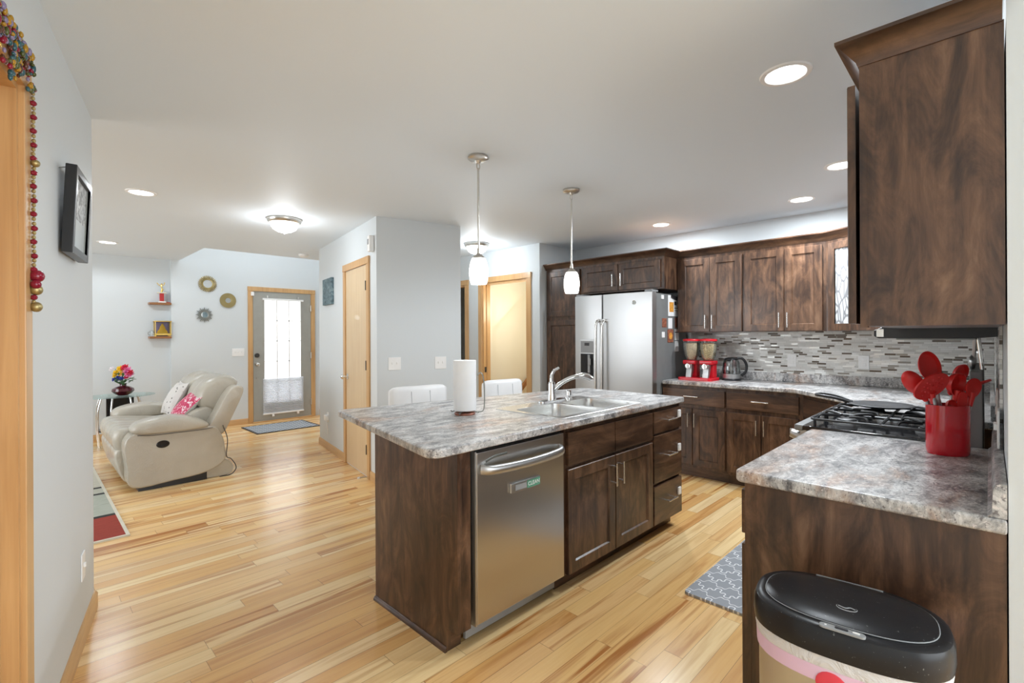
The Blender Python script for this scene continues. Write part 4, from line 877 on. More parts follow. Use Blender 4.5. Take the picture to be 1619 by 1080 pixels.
stuck('magnet', 'orange and dark red picture magnet below the white card', 'magnet', 4.53, 4.645, 1.27, 1.40, 'photo_brown', 0.006, lambda t, w2, h2, th: obj('picture', B().lathe([(0, 0), (0.035, 0), (0.035, 0.001), (0, 0.001)], 20, Matrix.Translation((0, -th, 0)) @ Matrix.Rotation(R(90), 4, 'X')), 'photo_orange', t))
stuck('list_pad', 'white notepad sheet on the refrigerator side, upper of two', 'paper', 4.685, 4.775, 1.29, 1.405, 'paper', 0.003, lambda t, w2, h2, th: obj('header_line', B().box(-w2, w2, -th - 0.001, -th, h2 * 0.35, h2 * 0.5), 'ink', t))
stuck('list_pad', 'white notepad sheet on the refrigerator side, lowest paper of all', 'paper', 4.685, 4.765, 1.175, 1.282, 'paper')

# ------------------------------------------------------------------ small things on the back counter
t = thing('cereal_dispenser', 'red twin cereal dispenser with two clear canisters beside the refrigerator', 'cereal dispenser', (4.66, 2.025, CT), R(-90))
b = B().prism(rrect(-0.165, 0.165, -0.14, 0.09, 0.03, 5), 0, 0.028, 0.006, 2, which='top'); obj('base', b, 'red_plastic', t)
for sx, m in ((-0.083, 'cereal_oats'), (0.083, 'cereal_flakes')):
    b = B().box(sx - 0.055, sx + 0.055, 0.0, 0.085, 0.025, 0.165, 0.012).box(sx - 0.064, sx + 0.064, -0.06, 0.085, 0.15, 0.19, 0.01); obj('tower', b, 'red_plastic', t)
    obj('chute', B().prism([(-0.055, 0.10), (-0.075, 0.02), (-0.045, 0.02), (0.0, 0.10), (0.0, 0.16), (-0.055, 0.16)], sx - 0.028, sx + 0.028, 0.004, 2, M=Matrix(((0, 0, 1, 0), (1, 0, 0, 0), (0, 1, 0, 0), (0, 0, 0, 1)))), 'stainless_light', t)
    b = B().cyl((sx, -0.055, 0.135), (sx, -0.085, 0.135), 0.024, 20).box(sx - 0.008, sx + 0.008, -0.097, -0.08, 0.108, 0.162, 0.003); obj('knob', b, 'bright_pull', t)
    can = obj('canister', B().lathe([(0.045, 0.19), (0.068, 0.235), (0.077, 0.30), (0.079, 0.38), (0.076, 0.38), (0.074, 0.30), (0.066, 0.24), (0.044, 0.196)], 28, Matrix.Translation((sx, 0.01, 0))), 'clear_glass', t)
    obj('cereal', B().lathe([(0, 0.197), (0.043, 0.197), (0.064, 0.24), (0.072, 0.30), (0.073, 0.355 if sx < 0 else 0.345), (0.04, 0.362), (0, 0.358)], 28, Matrix.Translation((sx, 0.01, 0))), m, can)
    obj('lid', B().lathe([(0, 0.378), (0.083, 0.378), (0.084, 0.388), (0.08, 0.397), (0.03, 0.403), (0, 0.403)], 28, Matrix.Translation((sx, 0.01, 0))), 'red_plastic', t)
t = thing('electric_kettle', 'glass electric kettle with black lid and handle next to the red dispenser', 'kettle', (4.80, 1.775, CT), R(-90))
obj('power_base', B().lathe([(0, 0), (0.082, 0), (0.084, 0.012), (0.074, 0.02), (0, 0.02)], 32), 'black_plastic', t)
obj('steel_collar', B().lathe([(0, 0.02), (0.076, 0.02), (0.079, 0.03), (0.079, 0.062), (0.0, 0.062)], 32), 'stainless_light', t)
obj('glass_jug', B().lathe([(0.078, 0.062), (0.081, 0.10), (0.076, 0.16), (0.064, 0.20), (0.061, 0.20), (0.073, 0.158), (0.078, 0.10), (0.075, 0.062)], 32), 'kettle_glass', t)
obj('water', B().lathe([(0, 0.063), (0.074, 0.063), (0.077, 0.10), (0.0765, 0.105), (0, 0.105)], 32), 'kettle_glass', t)
obj('lid', B().lathe([(0, 0.222), (0.03, 0.221), (0.06, 0.21), (0.067, 0.198), (0.06, 0.196), (0, 0.196)], 28).prism([(-0.02, -0.06), (0.0, -0.10), (0.02, -0.06)], 0.188, 0.203), 'black_plastic', t)
pts = smooth_line([(0.045, 0.03, 0.215), (0.09, 0.05, 0.205), (0.118, 0.062, 0.15), (0.112, 0.06, 0.085), (0.078, 0.042, 0.045)], 6)
obj('handle', B().tube(pts, 0.011, 10, rs=[(0.012, 0.009)] * len(pts)), 'black_plastic', t)
# crock with utensils
CX, CY = 2.40, 0.112; CRZ = CT
t = thing('utensil_crock', 'glossy oval red crock holding utensils on the right counter', 'crock', (CX, CY, CT), R(-45))
b = B(); rings = []
for q, z in ((0.93, 0.0), (0.97, 0.004), (1.0, 0.02), (1.0, 0.176), (0.985, 0.181), (0.94, 0.181), (0.93, 0.174), (0.90, 0.012)):
    rings.append([(0.068 * q * math.cos(2 * PI * i / 40), 0.056 * q * math.sin(2 * PI * i / 40), z) for i in range(40)])
b.loft(rings); obj('pot', b, 'red_crock', t)
RT = Vector((math.cos(R(-45)), math.sin(R(-45)), 0)); FWD = Vector((math.cos(R(45)), math.sin(R(45)), 0))    # rightwards and away
def blade_mesh(w_, h, th, kind):
    """head of a utensil, standing along z from 0 to h, facing -y"""
    b = B(); n = 28; outline = []
    for i in range(n):
        a = 2 * PI * i / n; x = math.sin(a); z = -math.cos(a)
        if kind == 'spat': x = math.copysign(abs(x) ** 0.5, x); z = math.copysign(abs(z) ** 0.6, z)
        wz = (0.78 + 0.22 * min(1, (z + 1) / 1.2)) if kind in ('turn', 'turnplain') else 1.0
        outline.append((x * w_ / 2 * wz, h / 2 + z * h / 2))
    if kind in ('slot', 'turn'):
        holes = []
        for r_ in range(5):
            for c in range(4):
                px = (c - 1.5) * w_ * 0.17 + (0.08 * w_ if r_ % 2 else 0) - 0.04 * w_; pz = h * 0.28 + r_ * h * 0.12
                if (px / (w_ * 0.42)) ** 2 + ((pz - h / 2) / (h * 0.42)) ** 2 < 0.85: holes.append([(px + 0.0042 * math.cos(k * PI / 3), pz + 0.0042 * math.sin(k * PI / 3)) for k in range(6)])
        b.prism(outline, -th / 2, th / 2, holes=holes, M=Matrix.Rotation(R(90), 4, 'X'))
    elif kind in ('spat', 'turnplain'): b.prism(outline, -th / 2, th / 2, 0.003, 2, M=Matrix.Rotation(R(90), 4, 'X'))
    else:
        dp = 0.022 if kind == 'spoon' else 0.036
        rings = []
        for k, (q, d) in enumerate(((0.02, 0.0), (0.5, 0.10), (0.85, 0.45), (0.98, 0.85), (1.0, 1.0), (0.94, 1.0), (0.82, 0.5), (0.45, 0.2), (0.02, 0.12))):
            rings.append([(x * q, dp * (1 - d), h / 2 + (z - h / 2) * q) for x, z in outline])
        b.loft(rings)
    return b
def utensil(label, name, hr, hz, hd, br, bd, w_, h, kind, spin=0, tilt=0):
    """head centre hr right / hz up (world z) / hd away from the crock's axis; foot of the handle at br right, bd away"""
    base = Vector((CX, CY, CT + 0.014)) + RT * br + FWD * bd; hc = Vector((CX, CY, 0)) + RT * hr + FWD * hd; hc.z = hz
    t = thing(name, label, 'utensil', tuple(base)); up = hc - base; L = up.length; up.normalize(); hl = L - h / 2
    side = RT - up * RT.dot(up); side.normalize(); fwd = up.cross(side)
    M_ = Matrix(((side.x, fwd.x, up.x, 0), (side.y, fwd.y, up.y, 0), (side.z, fwd.z, up.z, 0), (0, 0, 0, 1)))
    b = B().tube([(0, 0, 0), (0, 0, hl * 0.55), (0, 0, hl)], 0.006, 10, rs=[0.008, 0.0078, 0.0065], M=M_); obj('handle', b, 'stainless_light', t)
    b = blade_mesh(w_, h, 0.006, kind); b.tube([(0, 0, -0.03), (0, 0, 0.022)], 0.009, 10, rs=[0.0085, 0.012])
    b.bm.transform(M_ @ Matrix.Translation((0, 0, hl)) @ Matrix.Rotation(R(spin), 4, 'Z') @ Matrix.Translation((0, 0, h * 0.3)) @ Matrix.Rotation(R(tilt), 4, 'X') @ Matrix.Translation((0, 0, -h * 0.3))); obj('head', b, 'red_silicone', t)
    return t
utensil('tall red solid spoon standing highest in the crock', 'serving_spoon', -0.036, 1.224, 0.03, 0.02, 0.015, 0.084, 0.118, 'spoon', 0, -4)
utensil('red perforated skimmer at the front left of the crock', 'slotted_spoon', -0.092, 1.158, -0.032, 0.03, 0.03, 0.135, 0.098, 'slot', 4, 10)
utensil('red basting spoon leaning out far left over the crock rim', 'basting_spoon', -0.118, 1.166, 0.01, 0.062, 0.015, 0.062, 0.105, 'spoon', 150, 0)
utensil('red soup ladle in the middle of the crock', 'ladle', 0.022, 1.162, -0.02, 0.005, -0.005, 0.082, 0.086, 'ladle', 18, 4)
utensil('red pasta fork behind the ladle in the crock', 'pasta_fork', 0.088, 1.196, 0.04, -0.03, 0.02, 0.072, 0.075, 'spoon', 20, 10)
utensil('red slotted turner leaning right out of the crock', 'slotted_turner', 0.100, 1.165, 0.015, -0.045, 0.008, 0.05, 0.105, 'turn', 55, 40)
utensil('red wedge spatula at the right of the crock above its steel handle', 'spatula', 0.072, 1.148, -0.025, 0.03, -0.012, 0.072, 0.075, 'turnplain', 10, 0)
utensil('red silicone paddle low at the front of the crock', 'silicone_spatula', 0.026, 1.100, -0.03, 0.008, -0.026, 0.036, 0.072, 'spat', 0, 0)
utensil('small round red spoon tip showing just above the crock rim', 'small_spoon', -0.012, 1.085, -0.032, -0.016, -0.028, 0.036, 0.046, 'spoon', 0, 0)
# steel rack with ladles on top of the range backguard
t = thing('utensil_rack', 'chrome rail with steel ladles and spoons behind the red crock', 'utensil rack', (2.95, 0.024, 1.201))
b = B().tube([(-0.22, 0.0, 0.0), (-0.22, 0.012, 0.13), (0.22, 0.012, 0.13), (0.22, 0.0, 0.0)], 0.005, 8).cyl((-0.22, 0.012, 0.07), (0.22, 0.012, 0.07), 0.004, 8); obj('rail', b, 'chrome', t)
for i, x in enumerate((-0.18, -0.14, -0.06, 0.04)):
    b = B().tube([(x, 0.02, 0.14), (x + 0.01, 0.024, 0.06), (x + 0.012, 0.026, 0.03)], 0.005, 8, rs=[(0.003, 0.007), (0.003, 0.005), (0.003, 0.005)]).sphere((x + 0.014, 0.03, 0.025), 0.026, 0.012, 0.03); obj('hanging_spoon', b, 'stainless_light', t)
# wall plates
def plate(label, loc, rotz, w_, h, kind, name='switch_plate', cat='wall plate'):
    t = thing(name, label, cat, loc, rotz)
    obj('cover', B().box(-w_ / 2, w_ / 2, -0.006, 0, -h / 2, h / 2, 0.003), 'white_plastic', t)
    n = max(1, round(w_ / 0.058)) if kind == 'switch' else 1
    for i in range(n):
        x = (i - (n - 1) / 2) * 0.046
        if kind == 'switch': obj('toggle', B().box(x - 0.005, x + 0.005, -0.014, -0.005, -0.006, 0.014, 0.002), 'white_plastic', t)
        else:
            for z in (-0.02, 0.02): obj('socket', B().box(x - 0.016, x + 0.016, -0.0085, -0.005, z - 0.014, z + 0.014, 0.003).box(x - 0.008, x - 0.005, -0.0088, -0.008, z - 0.005, z + 0.006), 'white_plastic', t)
    return t
WF = 4.988
plate('white outlet on the mosaic tile right of the kettle', (WF, 1.30, 1.105), R(-90), 0.075, 0.118, 'outlet', 'outlet_plate')
plate('white outlet on the mosaic tile near the far corner behind the stove', (WF, 0.757, 1.105), R(-90), 0.075, 0.118, 'outlet', 'outlet_plate')
plate('white outlet plate seen edge-on beside the red crock, farther one', (2.46, -0.021, 1.09), R(180), 0.075, 0.118, 'outlet', 'outlet_plate')
plate('white switch plate seen edge-on at the right wall, nearer one', (2.17, -0.021, 1.05), R(180), 0.12, 0.118, 'switch')
bang = math.atan2(3.753 - 3.965, 3.069 - 2.26)
def BF(s_): return (2.26 + (3.069 - 2.26) * s_, 3.965 + (3.753 - 3.965) * s_)
p = BF(0.195); plate('double white switch plate on the grey side of the closet block, left one', (p[0], p[1], 1.092), bang, 0.118, 0.118, 'switch')
p = BF(0.738); plate('double white switch plate on the grey side of the closet block, right one', (p[0], p[1], 1.086), bang, 0.118, 0.118, 'switch')
plate('triple white switch plate on the foyer wall left of the front door', (2.31, 8.18, 1.11), 0, 0.17, 0.118, 'switch')
p = FB + (FA - FB).normalized() * faceX(5.61); o = plate('white outlet with a plugged-in adapter low beside the closet door', (p.x, p.y, 0.385), math.atan2(-fd.y, -fd.x), 0.075, 0.118, 'outlet', 'outlet_plate')
obj('plug_adapter', B().box(-0.03, 0.035, -0.045, -0.006, -0.035, 0.03, 0.006), 'white_plastic', o)
obj('cord', B().tube(smooth_line([(0.03, -0.03, -0.03), (0.035, -0.02, -0.12), (0.03, -0.012, -0.2)], 4), 0.004, 6), 'white_plastic', o)
p = LW(0.31, 0, 0.333); plate('white plate low on the pale wall at the left edge', tuple(p), math.atan2(-LD.y, -LD.x), 0.075, 0.118, 'switch')
# ------------------------------------------------------------------ trash can and mats
t = thing('trash_can', 'oval steel sensor trash can with black lid at the right foreground', 'trash can', (1.462, 0.262, 0), R(-83)); t.scale = (1, 1, 1.022)
def oval(hx, hy, z, n=56, p=2.6): return [(math.copysign(abs(math.cos(2 * PI * i / n)) ** (2 / p), math.cos(2 * PI * i / n)) * hx, math.copysign(abs(math.sin(2 * PI * i / n)) ** (2 / p), math.sin(2 * PI * i / n)) * hy, z) for i in range(n)]
HX, HY = 0.205, 0.152
obj('steel_body', B().loft([oval(HX - 0.012, HY - 0.012, 0.0), oval(HX - 0.01, HY - 0.01, 0.58)]), 'stainless_light', t)
b = B().loft([oval(HX - 0.006, HY - 0.006, 0.545), oval(HX - 0.002, HY - 0.002, 0.57), oval(HX - 0.006, HY - 0.006, 0.60)], cap=False); bg_ = obj('bin_bag', b, 'bin_bag', t)
b = B(); b.loft([[(x, y, z) for x, y, z in oval(HX - 0.0055, HY - 0.0055, 0.52)], oval(HX - 0.004, HY - 0.004, 0.556)], cap=False); o = obj('bag_hem', b, 'bag_pink', bg_)
b = B().sphere((-0.02, -HY + 0.005, 0.522), 0.032, 0.003, 0.03); obj('bag_mark', b, 'bag_red', bg_)
b = B().loft([oval(HX, HY, 0.585), oval(HX + 0.002, HY + 0.002, 0.60), oval(HX + 0.001, HY + 0.001, 0.632), oval(HX - 0.004, HY - 0.004, 0.645), oval(HX - 0.014, HY - 0.014, 0.651), oval(HX - 0.026, HY - 0.026, 0.650)]); lid = obj('lid_ring', b, 'speckled_black', t)
b = B(); rings = [oval(HX - 0.027, HY - 0.03, 0.647), oval(HX - 0.028, HY - 0.031, 0.654)]
for q, z in ((0.9, 0.6585), (0.75, 0.662), (0.5, 0.665), (0.25, 0.6665), (0.04, 0.667)): rings.append(oval((HX - 0.028) * q, (HY - 0.031) * q, z))
b.loft(rings); lf = obj('lid_flap', b, 'speckled_black', t)
obj('flap_seam', B().tube([(x, y, 0.652) for x, y, z in oval(HX - 0.0265, HY - 0.0295, 0)], 0.0013, 5, cyclic=True), 'grey_plastic', lf)
obj('hinge_line', B().box(-0.075, 0.075, HY - 0.033, HY - 0.030, 0.65, 0.656), 'grey_plastic', lf)
obj('lid_emblem', B().tube([(0.005 + 0.021 * math.cos(R(a * 15)), -0.052 + 0.013 * math.sin(R(a * 15)), 0.6638) for a in range(24)], 0.002, 6, cyclic=True).tube(smooth_line([(-0.012, -0.05, 0.6645), (0.002, -0.055, 0.6645), (0.012, -0.048, 0.6645), (0.022, -0.052, 0.6645)], 4), 0.0022, 6), 'grey_plastic', lf)
b = B().prism(rrect(-0.045, 0.045, -HY + 0.005, -HY + 0.025, 0.0095, 5), 0.648, 0.6525, 0.001, 1, which='top'); sp_ = obj('sensor_strip', b, 'grey_plastic', t)
obj('sensor_button', B().prism(rrect(-0.014, 0.012, -HY + 0.011, -HY + 0.019, 0.003, 4), 0.652, 0.654), 'ink', sp_)
obj('indicator', B().prism(rrect(0.02, 0.034, -HY + 0.012, -HY + 0.018, 0.0028, 4), 0.652, 0.6538), 'white_plastic', sp_)
obj('sensor_dot', B().cyl((-0.032, -HY + 0.015, 0.651), (-0.032, -HY + 0.015, 0.6535), 0.0025, 10), 'white_plastic', sp_)
o = obj('kitchen_mat', B().prism(rrect(2.412, 3.32, 0.69, 1.14, 0.025, 5), 0.0, 0.014, 0.004, 2, which='top'), 'quatrefoil_mat'); tag(o, 'grey kitchen mat with white quatrefoil lattice in front of the range', 'mat')
t = thing('door_mat', 'grey and white lattice doormat in front of the entry door', 'mat', (2.70, 7.52, 0))
obj('mat_face', B().box(-0.42, 0.42, -0.325, 0.325, 0.0, 0.009), 'doormat_weave', t, world=False)
obj('rubber_edge', B().box(-0.445, -0.42, -0.345, 0.345, 0, 0.010).box(0.42, 0.445, -0.345, 0.345, 0, 0.010).box(-0.42, 0.42, -0.345, -0.325, 0, 0.010).box(-0.42, 0.42, 0.325, 0.345, 0, 0.010), 'ink', t)
t = thing('area_rug', 'striped red, grey and cream living room rug at the left', 'rug', (-0.75, 5.55, 0))
obj('rug_field', B().box(-2.0 + 0.75 + 0.0, 1.235, -1.37, 1.38, 0, 0.010), 'living_rug_weave', t)
obj('bound_edge', B().box(1.235, 1.255, -1.39, 1.40, 0, 0.011).box(-1.25, 1.235, -1.39, -1.37, 0, 0.011).box(-1.25, 1.235, 1.38, 1.40, 0, 0.011), 'rug_binding', t)

# ------------------------------------------------------------------ lights in the room
def lamp(parent, name, kind, loc, power, size=0.1, col=(0.87, 0.94, 1.0), rot_=(0, 0, 0)):
    l = bpy.data.lights.new(name, kind); l.energy = power; l.color = col
    if kind == 'AREA': l.shape = 'DISK'; l.size = size
    else: l.shadow_soft_size = size
    if kind == 'SPOT': l.spot_size = R(172); l.spot_blend = 0.25
    o = bpy.data.objects.new(name, l); COL.objects.link(o); o.parent = parent; o.location = loc; o.rotation_euler = rot_; return o
def can(label, x, y, power=135, kind='SPOT'):
    t = thing('recessed_light', label, 'ceiling light', (x, y, CH), 0, group=None)
    obj('trim_ring', B().lathe([(0.072, -0.001), (0.078, -0.007), (0.095, -0.006), (0.098, 0.0), (0.072, 0.0)], 40), 'white_plastic', t)
    obj('lens', B().lathe([(0, -0.004), (0.073, -0.004), (0.073, -0.001), (0, -0.001)], 40), 'lamp_lens', t)
    lamp(t, 'lamp', kind, (0, 0, -0.014), power, 0.073 if kind == 'SPOT' else 0.14)
can('round recessed ceiling light nearest the viewer, beside the big wall cabinet', 2.25, 0.605, 45)
can('round recessed ceiling light near the far kitchen corner above the glass cabinet', 4.435, 1.081, 18, 'AREA')
can('round recessed ceiling light half hidden behind the big wall cabinet', 3.724, 0.679, 110)
can('round recessed ceiling light above the refrigerator corner', 4.447, 2.313, 18, 'AREA')
can('round recessed living room ceiling light nearer the viewer', 0.626, 4.535, 32)
can('round recessed living room ceiling light by the back wall', 0.681, 7.184, 32)
def pendant(label, x, y):
    t = thing('pendant_light', label, 'pendant light', (x, y, CH))
    obj('canopy', B().lathe([(0, 0), (0.062, 0), (0.064, -0.012), (0.055, -0.02), (0.02, -0.026), (0.012, -0.04), (0, -0.04)], 36), 'nickel', t)
    obj('hang_loop', B().tube([(0.012 * math.cos(R(a * 20)), 0, -0.058 + 0.022 * math.sin(R(a * 20))) for a in range(18)], 0.003, 6, cyclic=True), 'nickel', t)
    obj('rod', B().cyl((0, 0, -0.07), (0, 0, -0.575), 0.0065, 12), 'nickel', t)
    obj('socket_cap', B().lathe([(0, -0.556), (0.009, -0.56), (0.012, -0.59), (0.026, -0.604), (0.042, -0.618), (0.042, -0.624), (0, -0.624)], 28), 'nickel', t)
    prof = [(0.042, -0.622), (0.051, -0.645), (0.058, -0.685), (0.059, -0.715), (0.053, -0.76), (0.047, -0.777), (0.043, -0.777), (0.049, -0.757), (0.055, -0.715), (0.054, -0.685), (0.047, -0.645), (0.038, -0.624)]
    obj('glass_shade', B().lathe(prof, 36), 'pendant_glass', t)
    lamp(t, 'lamp', 'POINT', (0, 0, -0.82), 5, 0.05)
pendant('white glass pendant light nearer the viewer, over the left of the island', 1.955, 2.216)
pendant('white glass pendant light farther off, hanging before the refrigerator', 2.894, 2.23)
def flush(label, x, y, power):
    t = thing('flush_light', label, 'ceiling light', (x, y, CH))
    obj('metal_ring', B().lathe([(0, 0), (0.148, 0), (0.15, -0.012), (0.142, -0.03), (0.134, -0.04), (0.124, -0.04), (0, -0.03)], 40), 'nickel', t)
    obj('glass_dome', B().lathe([(0.124, -0.038), (0.117, -0.066), (0.098, -0.094), (0.062, -0.116), (0.028, -0.124), (0, -0.126)], 40), 'dome_glass', t)
    obj('finial', B().lathe([(0, -0.125), (0.011, -0.127), (0.009, -0.135), (0, -0.139)], 16), 'nickel', t)
    lamp(t, 'lamp', 'POINT', (0, 0, -0.19), power, 0.1)
flush('dome ceiling light with nickel ring over the living room walkway', 1.71, 4.66, 8)
flush('dome ceiling light in the hallway, half behind the nearer pendant', 3.79, 4.33, 12)
sl = bpy.data.lights.new('stairwell_fill', 'POINT'); sl.energy = 12; sl.color = (1, 0.91, 0.74); sl.shadow_soft_size = 0.15  # unseen point light added to brighten the stairwell, no fixture
so = bpy.data.objects.new('stairwell_fill', sl); COL.objects.link(so); so.location = (4.75, 4.25, 1.7)
t = thing('smoke_detector', 'small round white smoke detector on the ceiling before the foyer', 'smoke detector', (2.63, 6.5, CH)); obj('housing', B().lathe([(0, -0.035), (0.045, -0.034), (0.062, -0.02), (0.065, 0), (0, 0)], 28), 'white_plastic', t)
t = thing('handrail', 'oak handrail sloping along the cream stairwell wall', 'handrail', (5.22, 4.905, 0.627))
obj('rail', B().box(-0.75, 0.6, -0.025, 0.02, -0.03, 0.03, 0.01, M=rot('Y', -39.5)), 'walnut_shelf', t)
for x in (-0.4, 0.3): obj('bracket', B().cyl((x, 0.044, x * 0.824 - 0.03), (x, 0.0, x * 0.824 - 0.02), 0.008, 8), 'nickel', t)

# ------------------------------------------------------------------ living room
t = thing('reclining_loveseat', 'cream leather reclining loveseat with padded arms in the living room', 'sofa', (1.0, 5.98, 0))
sx0 = -1.0; OY = -5.98
def SP(pts): return [(x + sx0, z) for x, z in pts]
XZ = Matrix(((1, 0, 0, 0), (0, 0, 1, 0), (0, 1, 0, 0), (0, 0, 0, 1)))
side = SP([(0.655, 0.045), (0.618, 0.22), (0.60, 0.40), (0.625, 0.48), (0.70, 0.52), (1.0, 0.53), (1.27, 0.50), (1.335, 0.42), (1.365, 0.30), (1.362, 0.16), (1.21, 0.075), (0.95, 0.05)])
def sidepanel(ya, yb): return B().prism([tuple(p) for p in smooth_loop(side, 4)], ya, yb, 0.018, 3, M=XZ)
for ya, nm in ((5.25 + OY, 'near'), (6.50 + OY, 'far')):
    arm = obj('arm_side', sidepanel(ya, ya + 0.2), 'cream_leather', t)
    ap = SP([(0.645, 0.545), (0.70, 0.60), (0.86, 0.635), (1.05, 0.625), (1.20, 0.56), (1.24, 0.50), (1.10, 0.485), (0.75, 0.49), (0.67, 0.505)])
    obj('arm_pad', puff(B(), ap, ya - 0.035, ya + 0.235, 0.085, 4, 6, amt=0.38), 'cream_leather', arm, angle=70)
    obj('seam', B().tube([(x, ya - 0.006, z) for x, z in smooth_line([tuple(p) for p in SP([(0.69, 0.498), (0.80, 0.484), (1.0, 0.482), (1.18, 0.482), (1.26, 0.49)])], 4)], 0.0035, 6), 'seam_taupe', arm)
    obj('edge_piping', B().tube([(x, ya + 0.006, z) for x, z in smooth_line([tuple(p) for p in SP([(0.70, 0.505), (0.632, 0.475), (0.612, 0.40), (0.628, 0.22), (0.662, 0.06)])], 5)], 0.005, 6), 'cream_leather', arm)
    if nm == 'near':
        obj('power_button', B().lathe([(0, 0.006), (0.03, 0.006), (0.034, 0.0), (0, 0.0)], 24, Matrix.Translation((0.872 + sx0, ya + 0.001, 0.394)) @ Matrix.Rotation(R(90), 4, 'X'), sx=1.5).tube([(0.872 + sx0 + 0.026 * math.cos(R(a * 20)), ya - 0.0065, 0.394 + 0.014 * math.sin(R(a * 20))) for a in range(18)], 0.002, 5, cyclic=True), 'black_gloss', arm)
obj('base_frame', B().box(0.70 + sx0, 1.22 + sx0, 5.29 + OY, 6.65 + OY, 0.0, 0.30), 'black_plastic', t)
for ya in (5.45 + OY, 5.985 + OY):
    yb = ya + 0.525
    st = SP([(0.56, 0.36), (0.545, 0.47), (0.60, 0.535), (0.75, 0.53), (1.0, 0.50), (1.25, 0.47), (1.27, 0.38), (1.0, 0.34), (0.72, 0.31), (0.64, 0.30)])
    obj('seat_cushion', puff(B(), st, ya, yb, 0.06, 4, 6, amt=0.14, lobes=3, depth=0.07), 'cream_leather', t, angle=70)
    fr = SP([(0.585, 0.37), (0.555, 0.33), (0.565, 0.24), (0.605, 0.10), (0.65, 0.045), (0.70, 0.06), (0.72, 0.2), (0.70, 0.34), (0.64, 0.38)])
    obj('footrest_panel', puff(B(), fr, ya + 0.005, yb - 0.005, 0.05, 4, 5, amt=0.16, lobes=3, depth=0.09), 'cream_leather', t, angle=70)
    lo = SP([(1.10, 0.47), (1.075, 0.54), (1.12, 0.62), (1.21, 0.665), (1.32, 0.69), (1.35, 0.56), (1.30, 0.46)])
    obj('lumbar_cushion', puff(B(), lo, ya, yb, 0.10, 4, 6, amt=0.34), 'cream_leather', t, angle=70)
    hd = SP([(1.20, 0.67), (1.185, 0.76), (1.235, 0.87), (1.335, 0.945), (1.44, 0.965), (1.535, 0.92), (1.545, 0.86), (1.47, 0.72), (1.39, 0.62), (1.29, 0.60)])
    obj('back_cushion', puff(B(), hd, ya - 0.01, yb + 0.01, 0.12, 4, 7, amt=0.36), 'cream_leather', t, angle=70)
for ya in (5.265 + OY, 6.50 + OY):
    wg = SP([(1.225, 0.48), (1.30, 0.62), (1.38, 0.78), (1.455, 0.865), (1.535, 0.845), (1.52, 0.76), (1.44, 0.58), (1.355, 0.415), (1.28, 0.43)])
    obj('back_wing', puff(B(), wg, ya, ya + 0.19, 0.035, 4, 5, amt=0.10), 'cream_leather', t, angle=60)
obj('back_panel', B().prism(SP([(1.27, 0.43), (1.36, 0.40), (1.53, 0.80), (1.50, 0.86), (1.40, 0.7)]), 5.44 + OY, 6.52 + OY, 0.01, 2, M=XZ), 'cream_leather', t)
obj('rear_foot', B().prism([tuple(p) for p in smooth_loop(SP([(1.18, 0.02), (1.30, 0.0), (1.42, 0.015), (1.45, 0.07), (1.40, 0.15), (1.28, 0.17), (1.18, 0.12)]), 4)], 5.30 + OY, 5.36 + OY, 0.008, 2, M=XZ), 'cream_leather', t)
obj('power_cord', B().tube(smooth_line([(1.345 + sx0, 5.247 + OY, 0.50), (1.385 + sx0, 5.25 + OY, 0.36), (1.375 + sx0, 5.25 + OY, 0.2), (1.42 + sx0, 5.26 + OY, 0.16), (1.465 + sx0, 5.27 + OY, 0.07), (1.42 + sx0, 5.27 + OY, 0.01), (1.32 + sx0, 5.27 + OY, 0.006)], 5), 0.004, 6), 'ink', t)
def pillow(name, label, loc, w_, h, th, M_, mat, back, piping=None):
    t = thing(name, label, 'pillow', loc)
    n = 12
    for s_, nm, mm in ((-1, 'front_cover', mat), (1, 'back_cover', back)):
        b = B(); bm = bmesh.new(); g = []
        for i in range(n + 1):
            row = []
            for j in range(n + 1):
                u, v = -1 + 2 * i / n, -1 + 2 * j / n
                pin = 1 - 0.09 * (u * u + v * v - 1.0) * 0.8
                d = ((1 - abs(u) ** 2.4) * (1 - abs(v) ** 2.4)) ** 0.55 if abs(u) < 1 and abs(v) < 1 else 0
                cx_ = 1 - 0.10 * (1 - v * v); cz_ = 1 - 0.10 * (1 - u * u)
                row.append(bm.verts.new((u * w_ / 2 * cx_, s_ * th / 2 * d, v * h / 2 * cz_)))
            g.append(row)
        for i in range(n):
            for j in range(n): bm.faces.new((g[i][j], g[i + 1][j], g[i + 1][j + 1], g[i][j + 1]))
        bmesh.ops.recalc_face_normals(bm, faces=bm.faces[:]); bm.transform(M_); b._add(bm); obj(nm, b, mm, t, angle=80)
    return t
tm = Matrix.Rotation(R(-90), 4, 'Z') @ Matrix.Rotation(R(-28), 4, 'X')
pillow('throw_pillow', 'white dotted throw pillow on the far seat of the loveseat', (1.12, 6.12, 0.705), 0.40, 0.38, 0.13, tm, 'dotted_knit', 'white_leather')
pillow('throw_pillow', 'pink and white printed throw pillow leaning on the near seat of the loveseat', (1.13, 5.68, 0.66), 0.40, 0.36, 0.12, Matrix.Rotation(R(-90), 4, 'Z') @ Matrix.Rotation(R(-42), 4, 'X') @ Matrix.Rotation(R(12), 4, 'Y'), 'pink_print', 'white_leather')
